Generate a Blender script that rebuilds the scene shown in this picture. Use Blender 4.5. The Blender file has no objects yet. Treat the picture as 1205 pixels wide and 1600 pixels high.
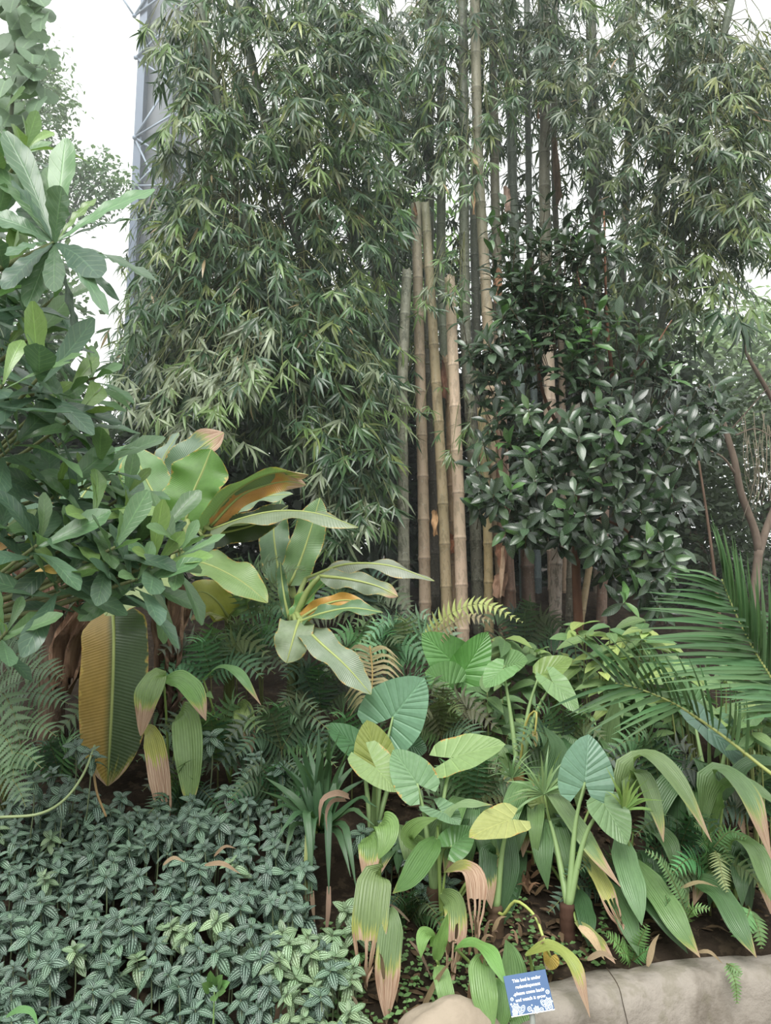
import bpy, math
import numpy as np
from mathutils import Vector, Matrix

# ------------------------------------------------------------------ camera, world, light, exposure
sc = bpy.context.scene
C = sc.collection
FPX, PITCH, CAMZ = 1209.0, math.radians(8.0), 1.6
cam_d = bpy.data.cameras.new('camera')
cam_d.sensor_fit = 'VERTICAL'; cam_d.sensor_height = 36.0; cam_d.lens = FPX / 1600 * 36.0
cam_d.clip_end = 400
cam = bpy.data.objects.new('camera', cam_d); C.objects.link(cam)
cam.location = (0, 0, CAMZ); cam.rotation_euler = (math.radians(90) + PITCH, 0, 0)
sc.camera = cam

world = bpy.data.worlds.new('overcast_sky'); sc.world = world
world.use_nodes = True
bg = world.node_tree.nodes['Background']
bg.inputs['Color'].default_value = (0.97, 1.0, 0.985, 1)
bg.inputs['Strength'].default_value = 1.1

sun_d = bpy.data.lights.new('soft_sun', 'SUN')
sun_d.energy = 2.6; sun_d.angle = math.radians(36); sun_d.color = (1.0, 0.985, 0.95)
sun = bpy.data.objects.new('soft_sun', sun_d); C.objects.link(sun)
sun.rotation_euler = (math.radians(38), math.radians(-10), 0)
sun.location = (0, -5, 12)

vs = sc.view_settings
vs.view_transform = 'Standard'; vs.look = 'None'; vs.gamma = 1.0; vs.use_curve_mapping = False
vs.exposure = 0.62
sc.cycles.max_bounces = 7; sc.cycles.diffuse_bounces = 4; sc.cycles.glossy_bounces = 2; sc.cycles.transmission_bounces = 4

# ------------------------------------------------------------------ helpers
def at(px, py, Y):
    """a point of the photograph's frame at world depth Y"""
    a, b = (px - 602.5) / FPX, (800.0 - py) / FPX
    dy = math.cos(PITCH) - b * math.sin(PITCH)
    dz = math.sin(PITCH) + b * math.cos(PITCH)
    t = Y / dy
    return np.array([a * t, Y, CAMZ + dz * t])

def project(P):
    P = np.asarray(P, float)
    x, y, z = P[..., 0], P[..., 1], P[..., 2] - CAMZ
    f = y * math.cos(PITCH) + z * math.sin(PITCH)
    u = -y * math.sin(PITCH) + z * math.cos(PITCH)
    return 602.5 + FPX * x / f, 800 - FPX * u / f

def wall_y(x):
    return np.interp(x, [-9, -.6, -.1, .1, .45, .7, .9, 1.2, 2.2, 9], [2.1, 2.1, 2.45, 2.66, 2.78, 2.93, 3.02, 3.12, 3.25, 3.5])

def g(x, y):
    x = np.asarray(x, float); y = np.asarray(y, float)
    ref = np.interp(x, [-9, .3, .7, 1.2, 2.2, 9], [3.05, 3.0, 3.05, 3.2, 3.33, 3.5]); ref = ref + (3.05 - ref) * np.clip((y - 3.6) / 2, 0, 1)
    z = 0.26 + 0.38 * (np.minimum(y, 7.2) - ref) + 0.10 * np.maximum(y - 7.2, 0)
    z = z + 0.025 * np.sin(3.1 * x + 1.3 * y) + 0.02 * np.sin(5.3 * x - 4.1 * y + 1)
    return np.maximum(z, 0.0)

def gp(px, Y):
    """a point on the bed: the frame's column px at depth Y"""
    x = 0.0; z = 1.0
    for _ in range(4):
        f = Y * math.cos(PITCH) + (z - CAMZ) * math.sin(PITCH)
        x = (px - 602.5) / FPX * f
        z = float(g(x, Y))
    return np.array([x, Y, z])

def c(r, g_, b):
    f = lambda v: (v / 255 / 12.92) if v / 255 <= .04045 else ((v / 255 + .055) / 1.055) ** 2.4
    return np.array([f(r), f(g_), f(b)])

def nz(v):
    x, y, z = float(v[0]), float(v[1]), float(v[2])
    k = 1.0 / (math.sqrt(x * x + y * y + z * z) + 1e-9)
    return np.array((x * k, y * k, z * k))

def cr(a, b):
    a0, a1, a2 = float(a[0]), float(a[1]), float(a[2]); b0, b1, b2 = float(b[0]), float(b[1]), float(b[2])
    return np.array((a1 * b2 - a2 * b1, a2 * b0 - a0 * b2, a0 * b1 - a1 * b0))

class B:
    """collects pieces of one mesh"""
    def __init__(s): s.V = []; s.F = []; s.U = []; s.K = []; s.n = 0
    def add(s, V, F, U=None, col=(1, 1, 1), dry=2.0):
        V = np.asarray(V, float); n = len(V)
        s.V.append(V); s.F.extend([tuple(int(i) + s.n for i in f) for f in F])
        s.U.append(np.zeros((n, 2)) if U is None else np.asarray(U, float))
        col = np.asarray(col, float)
        k = np.empty((n, 4)); k[:, :3] = col; k[:, 3] = dry
        s.K.append(k); s.n += n
        return s
    def mesh(s, name, mat, origin=(0, 0, 0), smooth=True):
        V = np.concatenate(s.V) - np.asarray(origin, float)
        return make_mesh(name, V, s.F, np.concatenate(s.U), np.concatenate(s.K), mat, smooth)

def make_mesh(name, V, F, U, K, mat, smooth=True):
    me = bpy.data.meshes.new(name)
    me.from_pydata(V.tolist() if hasattr(V, 'tolist') else V, [], F)
    li = np.empty(len(me.loops), dtype=np.int32); me.loops.foreach_get('vertex_index', li)
    ul = me.uv_layers.new(name='UVMap')
    ul.data.foreach_set('uv', np.asarray(U, dtype=np.float32)[li].ravel())
    ca = me.color_attributes.new('col', 'FLOAT_COLOR', 'POINT')
    ca.data.foreach_set('color', np.asarray(K, dtype=np.float32).ravel())
    if smooth: me.polygons.foreach_set('use_smooth', np.ones(len(me.polygons), dtype=bool))
    me.materials.append(mat); me.update()
    return me

def thing(name, label, cat, loc, group=None):
    o = bpy.data.objects.new(name, None); C.objects.link(o)
    o.empty_display_size = .05
    o.location = [float(v) for v in loc]; o['label'] = label; o['category'] = cat
    if group: o['group'] = group
    return o

def part(name, me, parent, loc=(0, 0, 0), label=None, kind=None):
    o = bpy.data.objects.new(name, me); C.objects.link(o)
    o.parent = parent; o.location = [float(v) for v in loc]
    if label: o['label'] = label
    if kind: o['kind'] = kind
    return o

def single(name, me, label, cat, loc=(0, 0, 0), group=None, kind=None):
    o = bpy.data.objects.new(name, me); C.objects.link(o)
    o.location = [float(v) for v in loc]
    o['label'] = label; o['category'] = cat
    if group: o['group'] = group
    if kind: o['kind'] = kind
    return o

def spline(pts, n):
    P = np.asarray(pts, float)
    if len(P) == 2:
        t = np.linspace(0, 1, n + 1)[:, None]
        return P[0] * (1 - t) + P[1] * t
    Q = np.vstack([2 * P[0] - P[1], P, 2 * P[-1] - P[-2]])
    seg = np.linalg.norm(np.diff(P, axis=0), axis=1); cum = np.concatenate([[0], np.cumsum(seg)])
    out = []
    for s in np.linspace(0, cum[-1], n + 1):
        i = min(max(int(np.searchsorted(cum, s, side='right')) - 1, 0), len(P) - 2)
        t = (s - cum[i]) / max(seg[i], 1e-9)
        p0, p1, p2, p3 = Q[i], Q[i + 1], Q[i + 2], Q[i + 3]
        out.append(.5 * (2 * p1 + (p2 - p0) * t + (2 * p0 - 5 * p1 + 4 * p2 - p3) * t * t + (3 * p1 - p0 - 3 * p2 + p3) * t ** 3))
    return np.array(out)

def tube(b, pts, r0, r1, sides=6, n=None, col=(1, 1, 1), radii=None, cap=True):
    P = np.asarray(pts, float) if n is None else spline(pts, n)
    m = len(P)
    T = np.gradient(P, axis=0); T /= (np.linalg.norm(T, axis=1)[:, None] + 1e-9)
    ref = np.array([1., 0, 0]) if abs(T[0][0]) < .8 else np.array([0, 1., 0])
    R = np.linspace(r0, r1, m) if radii is None else radii
    V = []; U = []
    L = np.concatenate([[0], np.cumsum(np.linalg.norm(np.diff(P, axis=0), axis=1))])
    for i in range(m):
        s = nz(cr(T[i], ref)); q = cr(T[i], s); ref = nz(ref - T[i] * ref.dot(T[i]))
        for k in range(sides):
            a = 2 * math.pi * k / sides
            V.append(P[i] + R[i] * (math.cos(a) * s + math.sin(a) * q)); U.append((k / sides, L[i]))
    F = []
    for i in range(m - 1):
        for k in range(sides):
            k2 = (k + 1) % sides
            F.append((i * sides + k, i * sides + k2, (i + 1) * sides + k2, (i + 1) * sides + k))
    if cap:
        F.append(tuple(range(sides))[::-1]); F.append(tuple((m - 1) * sides + k for k in range(sides)))
    b.add(V, F, U, col)

def ribbon(pts, W, prof, up=(0, -.6, 1), n=12, m=2, fold=.15, wave=0., wf=3., wp=0., roll=0., thick=0.):
    """a leaf blade along a midrib; returns V, F, U (u -1..1 across, v 0..1 along)"""
    P = spline(pts, n)
    T = np.gradient(P, axis=0); T /= (np.linalg.norm(T, axis=1)[:, None] + 1e-9)
    up = nz(up)
    V = []; U = []
    for i in range(n + 1):
        v = i / n
        S = cr(T[i], up)
        if np.linalg.norm(S) < .15: S = np.array([1., 0, 0])
        S = nz(S); N = cr(S, T[i])
        if roll:
            a = roll * (v - .3); S, N = S * math.cos(a) + N * math.sin(a), N * math.cos(a) - S * math.sin(a)
        w = W * prof(v)
        for j in range(-m, m + 1):
            u = j / m
            h = fold * abs(u) * w + wave * math.sin(wf * 2 * math.pi * v + wp + (1.3 if u > 0 else 0)) * u * u * (w / (W + 1e-9))
            V.append(P[i] + S * u * w + N * h); U.append((u, v))
    k = 2 * m + 1
    F = [(i * k + j, i * k + j + 1, (i + 1) * k + j + 1, (i + 1) * k + j) for i in range(n) for j in range(2 * m)]
    return np.array(V), F, np.array(U)

# outline profiles (half width, 0..1)
def p_lance(v): return max(.02, math.sin(math.pi * min(1, v * .96 + .04) ** .7) ** .9)
def p_strap(v): return max(.03, min(1, (.32 + 2.6 * v)) * (1 - max(0, (v - .55) / .45) ** 1.7))
def p_obov(v): return max(.06, (.10 + .98 * min(1, v / .68) ** 1.1) * (math.sqrt(max(0, 1 - ((v - .66) / .345) ** 2)) if v > .66 else 1))
def p_ovate(v): return max(.03, math.sin(math.pi * (v * .97 + .02) ** .72) ** .85)
def p_banana(v): return max(.04, min(1, (v / .14) ** .5 if v > 0 else .05) * (1 - max(0, (v - .6) / .4) ** 2.2) ** .75)
def p_ellip(v): return max(.05, math.sin(math.pi * (v * .95 + .03) ** 1.12) ** .85)
def p_blade(v): return max(.04, min(1, .7 + v) * (1 - v ** 2.2))

def frame(d, n):
    """3x3 whose columns are side, along, normal"""
    y = nz(d); x = nz(cr(y, n)); z = cr(x, y)
    return np.stack([x, y, z], axis=1)

def place(o, p, R, s=1.0):
    M = np.eye(4); M[:3, :3] = R * s; M[:3, 3] = p
    o.matrix_local = Matrix(M.tolist())

def small_leaf(L, W, prof, n=4, m=1, droop=.25, fold=.2, wave=0, wf=2):
    pts = [(0, t * L, -droop * L * t * t) for t in np.linspace(0, 1, 5)]
    return ribbon(pts, W, prof, up=(0, 0, 1), n=n, m=m, fold=fold, wave=wave, wf=wf)

def scatter_mesh(name, temps, items, mat, origin=(0, 0, 0)):
    """items: (template index, R*s 3x3, pos, colour, dry) -> one mesh of many leaves"""
    Vs, Us, Ks, Fs, n = [], [], [], [], 0
    for k, (V, F, U) in enumerate(temps):
        it = [i for i in items if i[0] == k]
        if not it: continue
        R = np.array([i[1] for i in it]); p = np.array([i[2] for i in it]) - np.asarray(origin, float)
        W = np.einsum('aij,vj->avi', R, V) + p[:, None, :]
        nv = len(V)
        Vs.append(W.reshape(-1, 3)); Us.append(np.tile(U, (len(it), 1)))
        K = np.ones((len(it), nv, 4)); K[:, :, :3] = np.array([i[3] for i in it])[:, None, :]
        K[:, :, 3] = np.array([i[4] if len(i) > 4 else 2.0 for i in it])[:, None]
        Ks.append(K.reshape(-1, 4))
        Fa = (np.array(F)[None] + (np.arange(len(it)) * nv)[:, None, None] + n).reshape(-1, len(F[0]))
        Fs.extend(map(tuple, Fa.tolist())); n += nv * len(it)
    return make_mesh(name, np.concatenate(Vs), Fs, np.concatenate(Us), np.concatenate(Ks), mat)

def leaf_meshes(name, temps, cols, mat):
    out = []
    for i, (V, F, U) in enumerate(temps):
        for k, cl in enumerate(cols):
            out.append(B().add(V, F, U, cl).mesh(name, mat))
    return out

# ------------------------------------------------------------------ materials
class NT:
    def __init__(s, name):
        s.mat = bpy.data.materials.new(name); s.mat.use_nodes = True
        s.t = s.mat.node_tree; s.t.nodes.clear()
    def n(s, kind, **kw):
        nd = s.t.nodes.new(kind)
        for k, v in kw.items(): setattr(nd, k, v)
        return nd
    def link(s, a, b): s.t.links.new(a, b)
    def put(s, sock, v):
        if isinstance(v, bpy.types.NodeSocket): s.link(v, sock)
        elif v is not None: sock.default_value = v
    def m(s, op, a, b=None, c_=None, clamp=False):
        nd = s.n('ShaderNodeMath', operation=op, use_clamp=clamp)
        s.put(nd.inputs[0], a); s.put(nd.inputs[1], b); s.put(nd.inputs[2], c_)
        return nd.outputs[0]
    def smooth(s, x, lo, hi):
        nd = s.n('ShaderNodeMapRange', interpolation_type='SMOOTHSTEP')
        s.put(nd.inputs['Value'], x); s.put(nd.inputs['From Min'], lo); s.put(nd.inputs['From Max'], hi)
        return nd.outputs['Result']
    def mix(s, f, a, b, blend='MIX'):
        nd = s.n('ShaderNodeMix', data_type='RGBA', blend_type=blend)
        s.put(nd.inputs[0], f)
        for sock, v in ((nd.inputs[6], a), (nd.inputs[7], b)):
            if not isinstance(v, bpy.types.NodeSocket): v = (*[float(q) for q in v][:3], 1)
            s.put(sock, v)
        return nd.outputs[2]
    def noise(s, vec, scale, detail=3, rough=.55):
        nd = s.n('ShaderNodeTexNoise'); s.put(nd.inputs['Vector'], vec)
        nd.inputs['Scale'].default_value = scale; nd.inputs['Detail'].default_value = detail; nd.inputs['Roughness'].default_value = rough
        return nd.outputs['Fac']
    def vec(s, x, y, z=0.0):
        nd = s.n('ShaderNodeCombineXYZ')
        for k, v in zip((0, 1, 2), (x, y, z)): s.put(nd.inputs[k], v)
        return nd.outputs[0]

def mat_leaf(name, pattern='plain', rough=.42, trans=.28, spec=.5, bump=.25, dry_col=(150, 118, 96), mid_col=(172, 168, 80), vary=.22, edge=0.0, val=1.0):
    k = NT(name)
    at_ = k.n('ShaderNodeAttribute', attribute_name='col')
    uvn = k.n('ShaderNodeUVMap', uv_map='UVMap')
    sp = k.n('ShaderNodeSeparateXYZ'); k.link(uvn.outputs[0], sp.inputs[0])
    u, v = sp.outputs[0], sp.outputs[1]
    au = k.m('ABSOLUTE', u)
    oi = k.n('ShaderNodeObjectInfo')
    col = at_.outputs['Color']
    # every plant's own leaf-to-leaf variation
    hsv = k.n('ShaderNodeHueSaturation')
    k.put(hsv.inputs['Value'], k.m('MULTIPLY_ADD', oi.outputs['Random'], 2 * vary * val, (1 - vary) * val))
    k.put(hsv.inputs['Hue'], k.m('MULTIPLY_ADD', k.m('FRACT', k.m('MULTIPLY', oi.outputs['Random'], 7.31)), .03, .485))
    hsv.inputs['Saturation'].default_value = .9
    k.put(hsv.inputs['Color'], col); col = hsv.outputs[0]
    uvs = k.vec(k.m('MULTIPLY', u, 2.0), k.m('MULTIPLY', v, 5.0), oi.outputs['Random'])
    nse = k.noise(uvs, 2.2, 4)
    col = k.mix(k.m('MULTIPLY', k.smooth(nse, .35, .7), .28), col, k.mix(1.0, col, (.55, .6, .5), 'MULTIPLY'))
    height = None; extra_rough = None
    if pattern == 'plain':
        rib = k.m('SUBTRACT', 1.0, k.smooth(au, .02, .09))
        lat = k.smooth(k.m('SINE', k.m('MULTIPLY', k.m('SUBTRACT', v, k.m('MULTIPLY', au, .16)), 62.0)), .75, 1.0)
        col = k.mix(k.m('MULTIPLY', rib, .45), col, k.mix(1.0, col, (1.7, 1.75, 1.5), 'MULTIPLY'))
        col = k.mix(k.m('MULTIPLY', lat, .12), col, (.35, .45, .25))
        height = k.m('MULTIPLY_ADD', lat, -.4, rib)
    elif pattern == 'strap':
        st = k.m('SINE', k.m('MULTIPLY', u, 34.0)); st2 = k.m('SINE', k.m('MULTIPLY', u, 11.0))
        s_ = k.m('ADD', k.m('MULTIPLY', st, .5), k.m('MULTIPLY', st2, .5))
        col = k.mix(k.m('MULTIPLY', k.smooth(s_, .1, .9), .3), col, k.mix(1.0, col, (1.45, 1.4, 1.35), 'MULTIPLY'))
        height = s_
    elif pattern == 'banana':
        lat = k.m('SINE', k.m('MULTIPLY', k.m('SUBTRACT', v, k.m('MULTIPLY', au, .05)), 360.0))
        rib = k.m('SUBTRACT', 1.0, k.smooth(au, .025, .06))
        col = k.mix(k.m('MULTIPLY', k.smooth(lat, 0, 1), .22), col, k.mix(1.0, col, (.72, .75, .7), 'MULTIPLY'))
        col = k.mix(k.m('MULTIPLY', rib, .6), col, c(168, 180, 110))
        height = k.m('MULTIPLY_ADD', rib, 1.2, k.m('MULTIPLY', lat, .35))
    elif pattern == 'alo':
        fr = k.m('ABSOLUTE', k.m('SUBTRACT', k.m('FRACT', k.m('MULTIPLY', k.m('DIVIDE', k.m('ADD', v, .22), k.m('ADD', k.m('MULTIPLY', au, .8), .62)), 5.0)), .5))
        vein = k.m('SUBTRACT', 1.0, k.smooth(fr, .02, .13))
        rib = k.m('SUBTRACT', 1.0, k.smooth(au, .012, .05))
        vn = k.m('MAXIMUM', vein, rib)
        col = k.mix(k.m('MULTIPLY', vn, .34), col, k.mix(1.0, col, (1.6, 1.55, 1.5), 'MULTIPLY'))
        height = k.m('MULTIPLY_ADD', vn, -1.0, k.m('MULTIPLY', fr, 2.4))
    elif pattern == 'pilea':
        # silver bands along the leaf, broken by green cross veins
        zig = k.m('SINE', k.m('MULTIPLY', k.m('SUBTRACT', v, k.m('MULTIPLY', au, .22)), 52.0))
        b1 = k.m('MULTIPLY', k.smooth(au, .08, .16), k.m('SUBTRACT', 1.0, k.smooth(au, .34, .44)))
        b2 = k.m('MULTIPLY', k.smooth(au, .55, .63), k.m('SUBTRACT', 1.0, k.smooth(au, .78, .9)))
        br = k.smooth(zig, -.75, .1)
        sil = k.m('MAXIMUM', k.m('MULTIPLY', b1, k.m('MULTIPLY_ADD', br, .3, .7)), k.m('MULTIPLY', b2, br))
        end = k.m('MULTIPLY', k.smooth(v, .02, .14), k.m('SUBTRACT', 1.0, k.smooth(v, .86, .97)))
        sil = k.m('MULTIPLY', sil, end)
        col = k.mix(k.m('MULTIPLY', sil, .72), col, k.mix(.5, c(170, 190, 176), k.mix(1.0, col, (4, 4, 4), 'MULTIPLY')))
        ln = k.m('MAXIMUM', k.m('SUBTRACT', 1.0, k.smooth(au, .02, .09)), k.m('SUBTRACT', 1.0, k.smooth(k.m('ABSOLUTE', k.m('SUBTRACT', au, .5)), .02, .08)))
        height = k.m('MULTIPLY_ADD', sil, .5, k.m('MULTIPLY', ln, -1.0))
    if edge > 0:
        en = k.noise(k.vec(k.m('MULTIPLY', u, 1.5), k.m('MULTIPLY', v, 9.0), oi.outputs['Random']), 2.0, 3)
        e = k.smooth(k.m('ADD', au, k.m('MULTIPLY_ADD', en, .5, -.25)), .93, 1.02)
        e2 = k.smooth(k.m('ADD', au, k.m('MULTIPLY_ADD', en, .4, -.2)), .97, 1.03)
        col = k.mix(k.m('MULTIPLY', e, edge), col, c(196, 178, 92))
        col = k.mix(k.m('MULTIPLY', e2, edge), col, c(164, 112, 72))
    # dried tips: alpha of 'col' holds where along the leaf the drying starts
    dn = k.noise(k.vec(k.m('MULTIPLY', u, 5.0), k.m('MULTIPLY', v, 1.6), oi.outputs['Random']), 2.4, 3)
    dv = k.m('ADD', k.m('ADD', v, k.m('MULTIPLY', k.m('MULTIPLY', au, au), .10)), k.m('MULTIPLY_ADD', dn, .42, -.21))
    dd = k.m('SUBTRACT', dv, at_.outputs['Alpha'])
    ywl = k.smooth(dd, -.09, .0); brn = k.smooth(dd, .0, .045)
    col = k.mix(k.m('MULTIPLY', ywl, .55), col, c(*mid_col))
    col = k.mix(brn, col, k.mix(k.smooth(dn, .35, .65), c(*dry_col), c(186, 160, 138)))
    bs = k.n('ShaderNodeBsdfPrincipled')
    k.put(bs.inputs['Base Color'], col)
    k.put(bs.inputs['Roughness'], k.m('MULTIPLY_ADD', brn, .35, rough)); bs.inputs['Specular IOR Level'].default_value = spec
    if height is not None and bump > 0:
        bp = k.n('ShaderNodeBump'); bp.inputs['Strength'].default_value = bump; bp.inputs['Distance'].default_value = .004
        k.put(bp.inputs['Height'], height); k.link(bp.outputs[0], bs.inputs['Normal'])
    tr = k.n('ShaderNodeBsdfTranslucent')
    k.put(tr.inputs['Color'], k.mix(1.0, col, (1.25, 1.4, .75), 'MULTIPLY'))
    mx = k.n('ShaderNodeMixShader'); mx.inputs[0].default_value = trans
    k.link(bs.outputs[0], mx.inputs[1]); k.link(tr.outputs[0], mx.inputs[2])
    out = k.n('ShaderNodeOutputMaterial'); k.link(mx.outputs[0], out.inputs[0])
    return k.mat

def mat_solid(name, rough=.7, spec=.3, scale=8.0, amt=.35, tint=(.45, .42, .4), bump=.3, dist=.01, coord='Object', stretch=(1, 1, 1), scale2=None, tint2=(1, 1, 1), amt2=0, metal=0.0, thr=(.4, .65)):
    k = NT(name)
    a = k.n('ShaderNodeAttribute', attribute_name='col')
    tc = k.n('ShaderNodeTexCoord'); mp = k.n('ShaderNodeMapping'); k.link(tc.outputs[coord], mp.inputs[0])
    mp.inputs['Scale'].default_value = stretch
    f = k.noise(mp.outputs[0], scale, 6, .62)
    col = k.mix(k.m('MULTIPLY', k.smooth(f, *thr), amt), a.outputs['Color'], k.mix(1.0, a.outputs['Color'], tint, 'MULTIPLY'))
    if scale2:
        f2 = k.noise(mp.outputs[0], scale2, 4, .6)
        col = k.mix(k.m('MULTIPLY', k.smooth(f2, .52, .62), amt2), col, tint2)
    bs = k.n('ShaderNodeBsdfPrincipled'); k.put(bs.inputs['Base Color'], col)
    bs.inputs['Roughness'].default_value = rough; bs.inputs['Specular IOR Level'].default_value = spec; bs.inputs['Metallic'].default_value = metal
    if bump:
        bp = k.n('ShaderNodeBump'); bp.inputs['Strength'].default_value = bump; bp.inputs['Distance'].default_value = dist
        k.put(bp.inputs['Height'], f); k.link(bp.outputs[0], bs.inputs['Normal'])
    out = k.n('ShaderNodeOutputMaterial'); k.link(bs.outputs[0], out.inputs[0])
    return k.mat

def mat_cane(name):
    k = NT(name)
    a = k.n('ShaderNodeAttribute', attribute_name='col')
    uvn = k.n('ShaderNodeUVMap', uv_map='UVMap'); sp = k.n('ShaderNodeSeparateXYZ'); k.link(uvn.outputs[0], sp.inputs[0])
    tc = k.n('ShaderNodeTexCoord'); mp = k.n('ShaderNodeMapping'); k.link(tc.outputs['Object'], mp.inputs[0]); mp.inputs['Scale'].default_value = (1, 1, .35)
    f = k.noise(mp.outputs[0], 34, 5, .65); f2 = k.noise(mp.outputs[0], 6, 3); f3 = k.noise(tc.outputs['Object'], 60, 3, .7)
    col = a.outputs['Color']
    col = k.mix(k.m('MULTIPLY', k.smooth(f2, .35, .7), .35), col, k.mix(1.0, col, (.78, .92, .78), 'MULTIPLY'))
    # mottling: alpha of 'col' is how blotched the cane is
    col = k.mix(k.m('MULTIPLY', k.smooth(f, .5, .6), k.m('MULTIPLY', a.outputs['Alpha'], .8)), col, k.mix(1.0, col, (.38, .4, .36), 'MULTIPLY'))
    col = k.mix(k.m('MULTIPLY', k.smooth(f3, .58, .68), k.m('MULTIPLY', a.outputs['Alpha'], .6)), col, c(170, 172, 158))
    bs = k.n('ShaderNodeBsdfPrincipled'); k.put(bs.inputs['Base Color'], col); bs.inputs['Roughness'].default_value = .5; bs.inputs['Specular IOR Level'].default_value = .35
    bp = k.n('ShaderNodeBump'); bp.inputs['Strength'].default_value = .15; bp.inputs['Distance'].default_value = .004
    k.put(bp.inputs['Height'], f); k.link(bp.outputs[0], bs.inputs['Normal'])
    out = k.n('ShaderNodeOutputMaterial'); k.link(bs.outputs[0], out.inputs[0])
    return k.mat

M_BAM = mat_leaf('bamboo_leaf', 'plain', .3, .22, .5, .0, vary=.25)
M_BAN = mat_leaf('banana_leaf', 'banana', .34, .28, .5, .35, edge=.75, vary=.05, val=0.92)
M_ALO = mat_leaf('elephant_ear_leaf', 'alo', .36, .28, .5, .6, vary=.06, val=0.84)
M_ALOE = mat_leaf('yellowing_elephant_ear_leaf', 'alo', .45, .3, .4, .55, edge=.8, vary=.06, val=0.84)
M_STRAP = mat_leaf('pleated_strap_leaf', 'strap', .34, .25, .5, .5, vary=.1, val=0.84)
M_PIL = mat_leaf('silver_striped_leaf', 'pilea', .36, .12, .5, .5, vary=.3, val=0.86)
M_TREE = mat_leaf('broad_glossy_leaf', 'plain', .28, .22, .5, .2, vary=.25, val=0.9)
M_FIC = mat_leaf('dark_glossy_leaf', 'plain', .22, .12, .6, .15, vary=.3)
M_FERN = mat_leaf('fern_leaf', 'plain', .5, .3, .35, .0, vary=.15)
M_SOFT = mat_leaf('soft_leaf', 'plain', .5, .3, .35, .15, vary=.2, val=0.86)
M_PALM = mat_leaf('palm_leaflet', 'strap', .38, .2, .5, .2, vary=.2, val=0.85)
M_FAR = mat_leaf('far_leaf', 'plain', .5, .3, .35, .0, vary=.05)
M_DRY = mat_leaf('dried_leaf', 'strap', .75, .15, .2, .8, vary=.25)
M_CANE = mat_cane('bamboo_cane')
M_STEM = mat_solid('green_stem', .5, .4, 12, .3, (.7, .7, .6), .1)
M_BARK = mat_solid('bark', .85, .2, 9, .6, (.45, .42, .4), .6, .02, stretch=(1, 1, .35))
M_SOIL = mat_solid('bed_soil', .95, .1, 5, .7, (.4, .4, .4), .9, .05, scale2=18, tint2=c(70, 60, 48), amt2=.5)
M_CONC = mat_solid('weathered_concrete', .85, .25, 5.5, .95, (.55, .53, .5), .9, .03, scale2=6.5, tint2=c(104, 100, 82), amt2=.4)
M_ROCK = mat_solid('boulder_stone', .85, .25, 5, .5, (.55, .53, .5), .7, .02)
M_STEEL = mat_solid('painted_steel', .45, .5, 2, .2, (.8, .82, .85), 0, metal=.2)
M_HUSK = mat_solid('papery_husk', .85, .15, 26, .8, (.45, .4, .36), 1.0, .03, stretch=(1, 1, .25))
M_BLUE = mat_solid('sign_blue', .45, .4, 3, .15, (.85, .85, .9), 0)
M_WHITE = mat_solid('sign_white', .5, .3, 3, .05, (.9, .9, .9), 0)

# ------------------------------------------------------------------ the setting: path, planting bed, retaining wall
def grid_faces(nr, nc): return [(i * nc + j, i * nc + j + 1, (i + 1) * nc + j + 1, (i + 1) * nc + j) for i in range(nr - 1) for j in range(nc - 1)]

def structure(name, me, label):
    o = bpy.data.objects.new(name, me); C.objects.link(o); o['kind'] = 'structure'; o['label'] = label
    return o

rg = np.random.default_rng(5)
b = B()
xs = np.linspace(-60, 60, 25); ys = np.linspace(-40, 3.6, 12)
X, Y = np.meshgrid(xs, ys)
b.add(np.stack([X.ravel(), Y.ravel(), 0 * X.ravel() - .02], 1), grid_faces(12, 25), None, c(132, 124, 112))
structure('floor', b.mesh('floor', M_CONC), 'pale path in front of the planting bed')

b = B()
xs = np.concatenate([np.linspace(-40, -6, 12), np.linspace(-5.6, 5.6, 150), np.linspace(6, 40, 12)])
ss = np.concatenate([np.linspace(0, 4.5, 90), np.linspace(4.7, 12, 30), np.linspace(14, 60, 12)])
X, S = np.meshgrid(xs, ss); Yg = wall_y(X) + .08 + S
Z = g(X, Yg) + rg.normal(0, .008, X.shape)
Z[0, :] = -.1; Yg[0, :] += .02
b.add(np.stack([X.ravel(), Yg.ravel(), Z.ravel()], 1), grid_faces(len(ss), len(xs)), None, c(44, 37, 30))
structure('ground', b.mesh('ground', M_SOIL), 'dark sloping soil of the planting bed')

# concrete wall: swept, rounded and uneven section
b = B()
xs = np.linspace(.42, 3.4, 90); V = []
sec = [(-.02, -.04), (-.03, .06), (-.025, .14), (-.02, .21), (-.01, .255), (.015, .282), (.06, .292), (.13, .29), (.2, .28), (.23, .2), (.24, .0)]
for x in xs:
    y0 = float(wall_y(x)); lo = min(1, (x - .42) / .22 + .25)
    for (dy, z) in sec:
        nn = .008 * math.sin(9 * x + 14 * z) + .006 * math.sin(23 * x - 17 * z + 1) + rg.normal(0, .0022)
        hole = math.exp(-((x - .70) / .03) ** 2 - ((z - .17) / .05) ** 2) * .035
        V.append((x, y0 + dy + nn + hole, z * (lo ** .25) + .35 * nn))
b.add(V, grid_faces(len(xs), len(sec)), None, c(140, 133, 124))
structure('wall_front', b.mesh('wall_front', M_CONC), 'low weathered concrete retaining wall at the bed edge')

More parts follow.
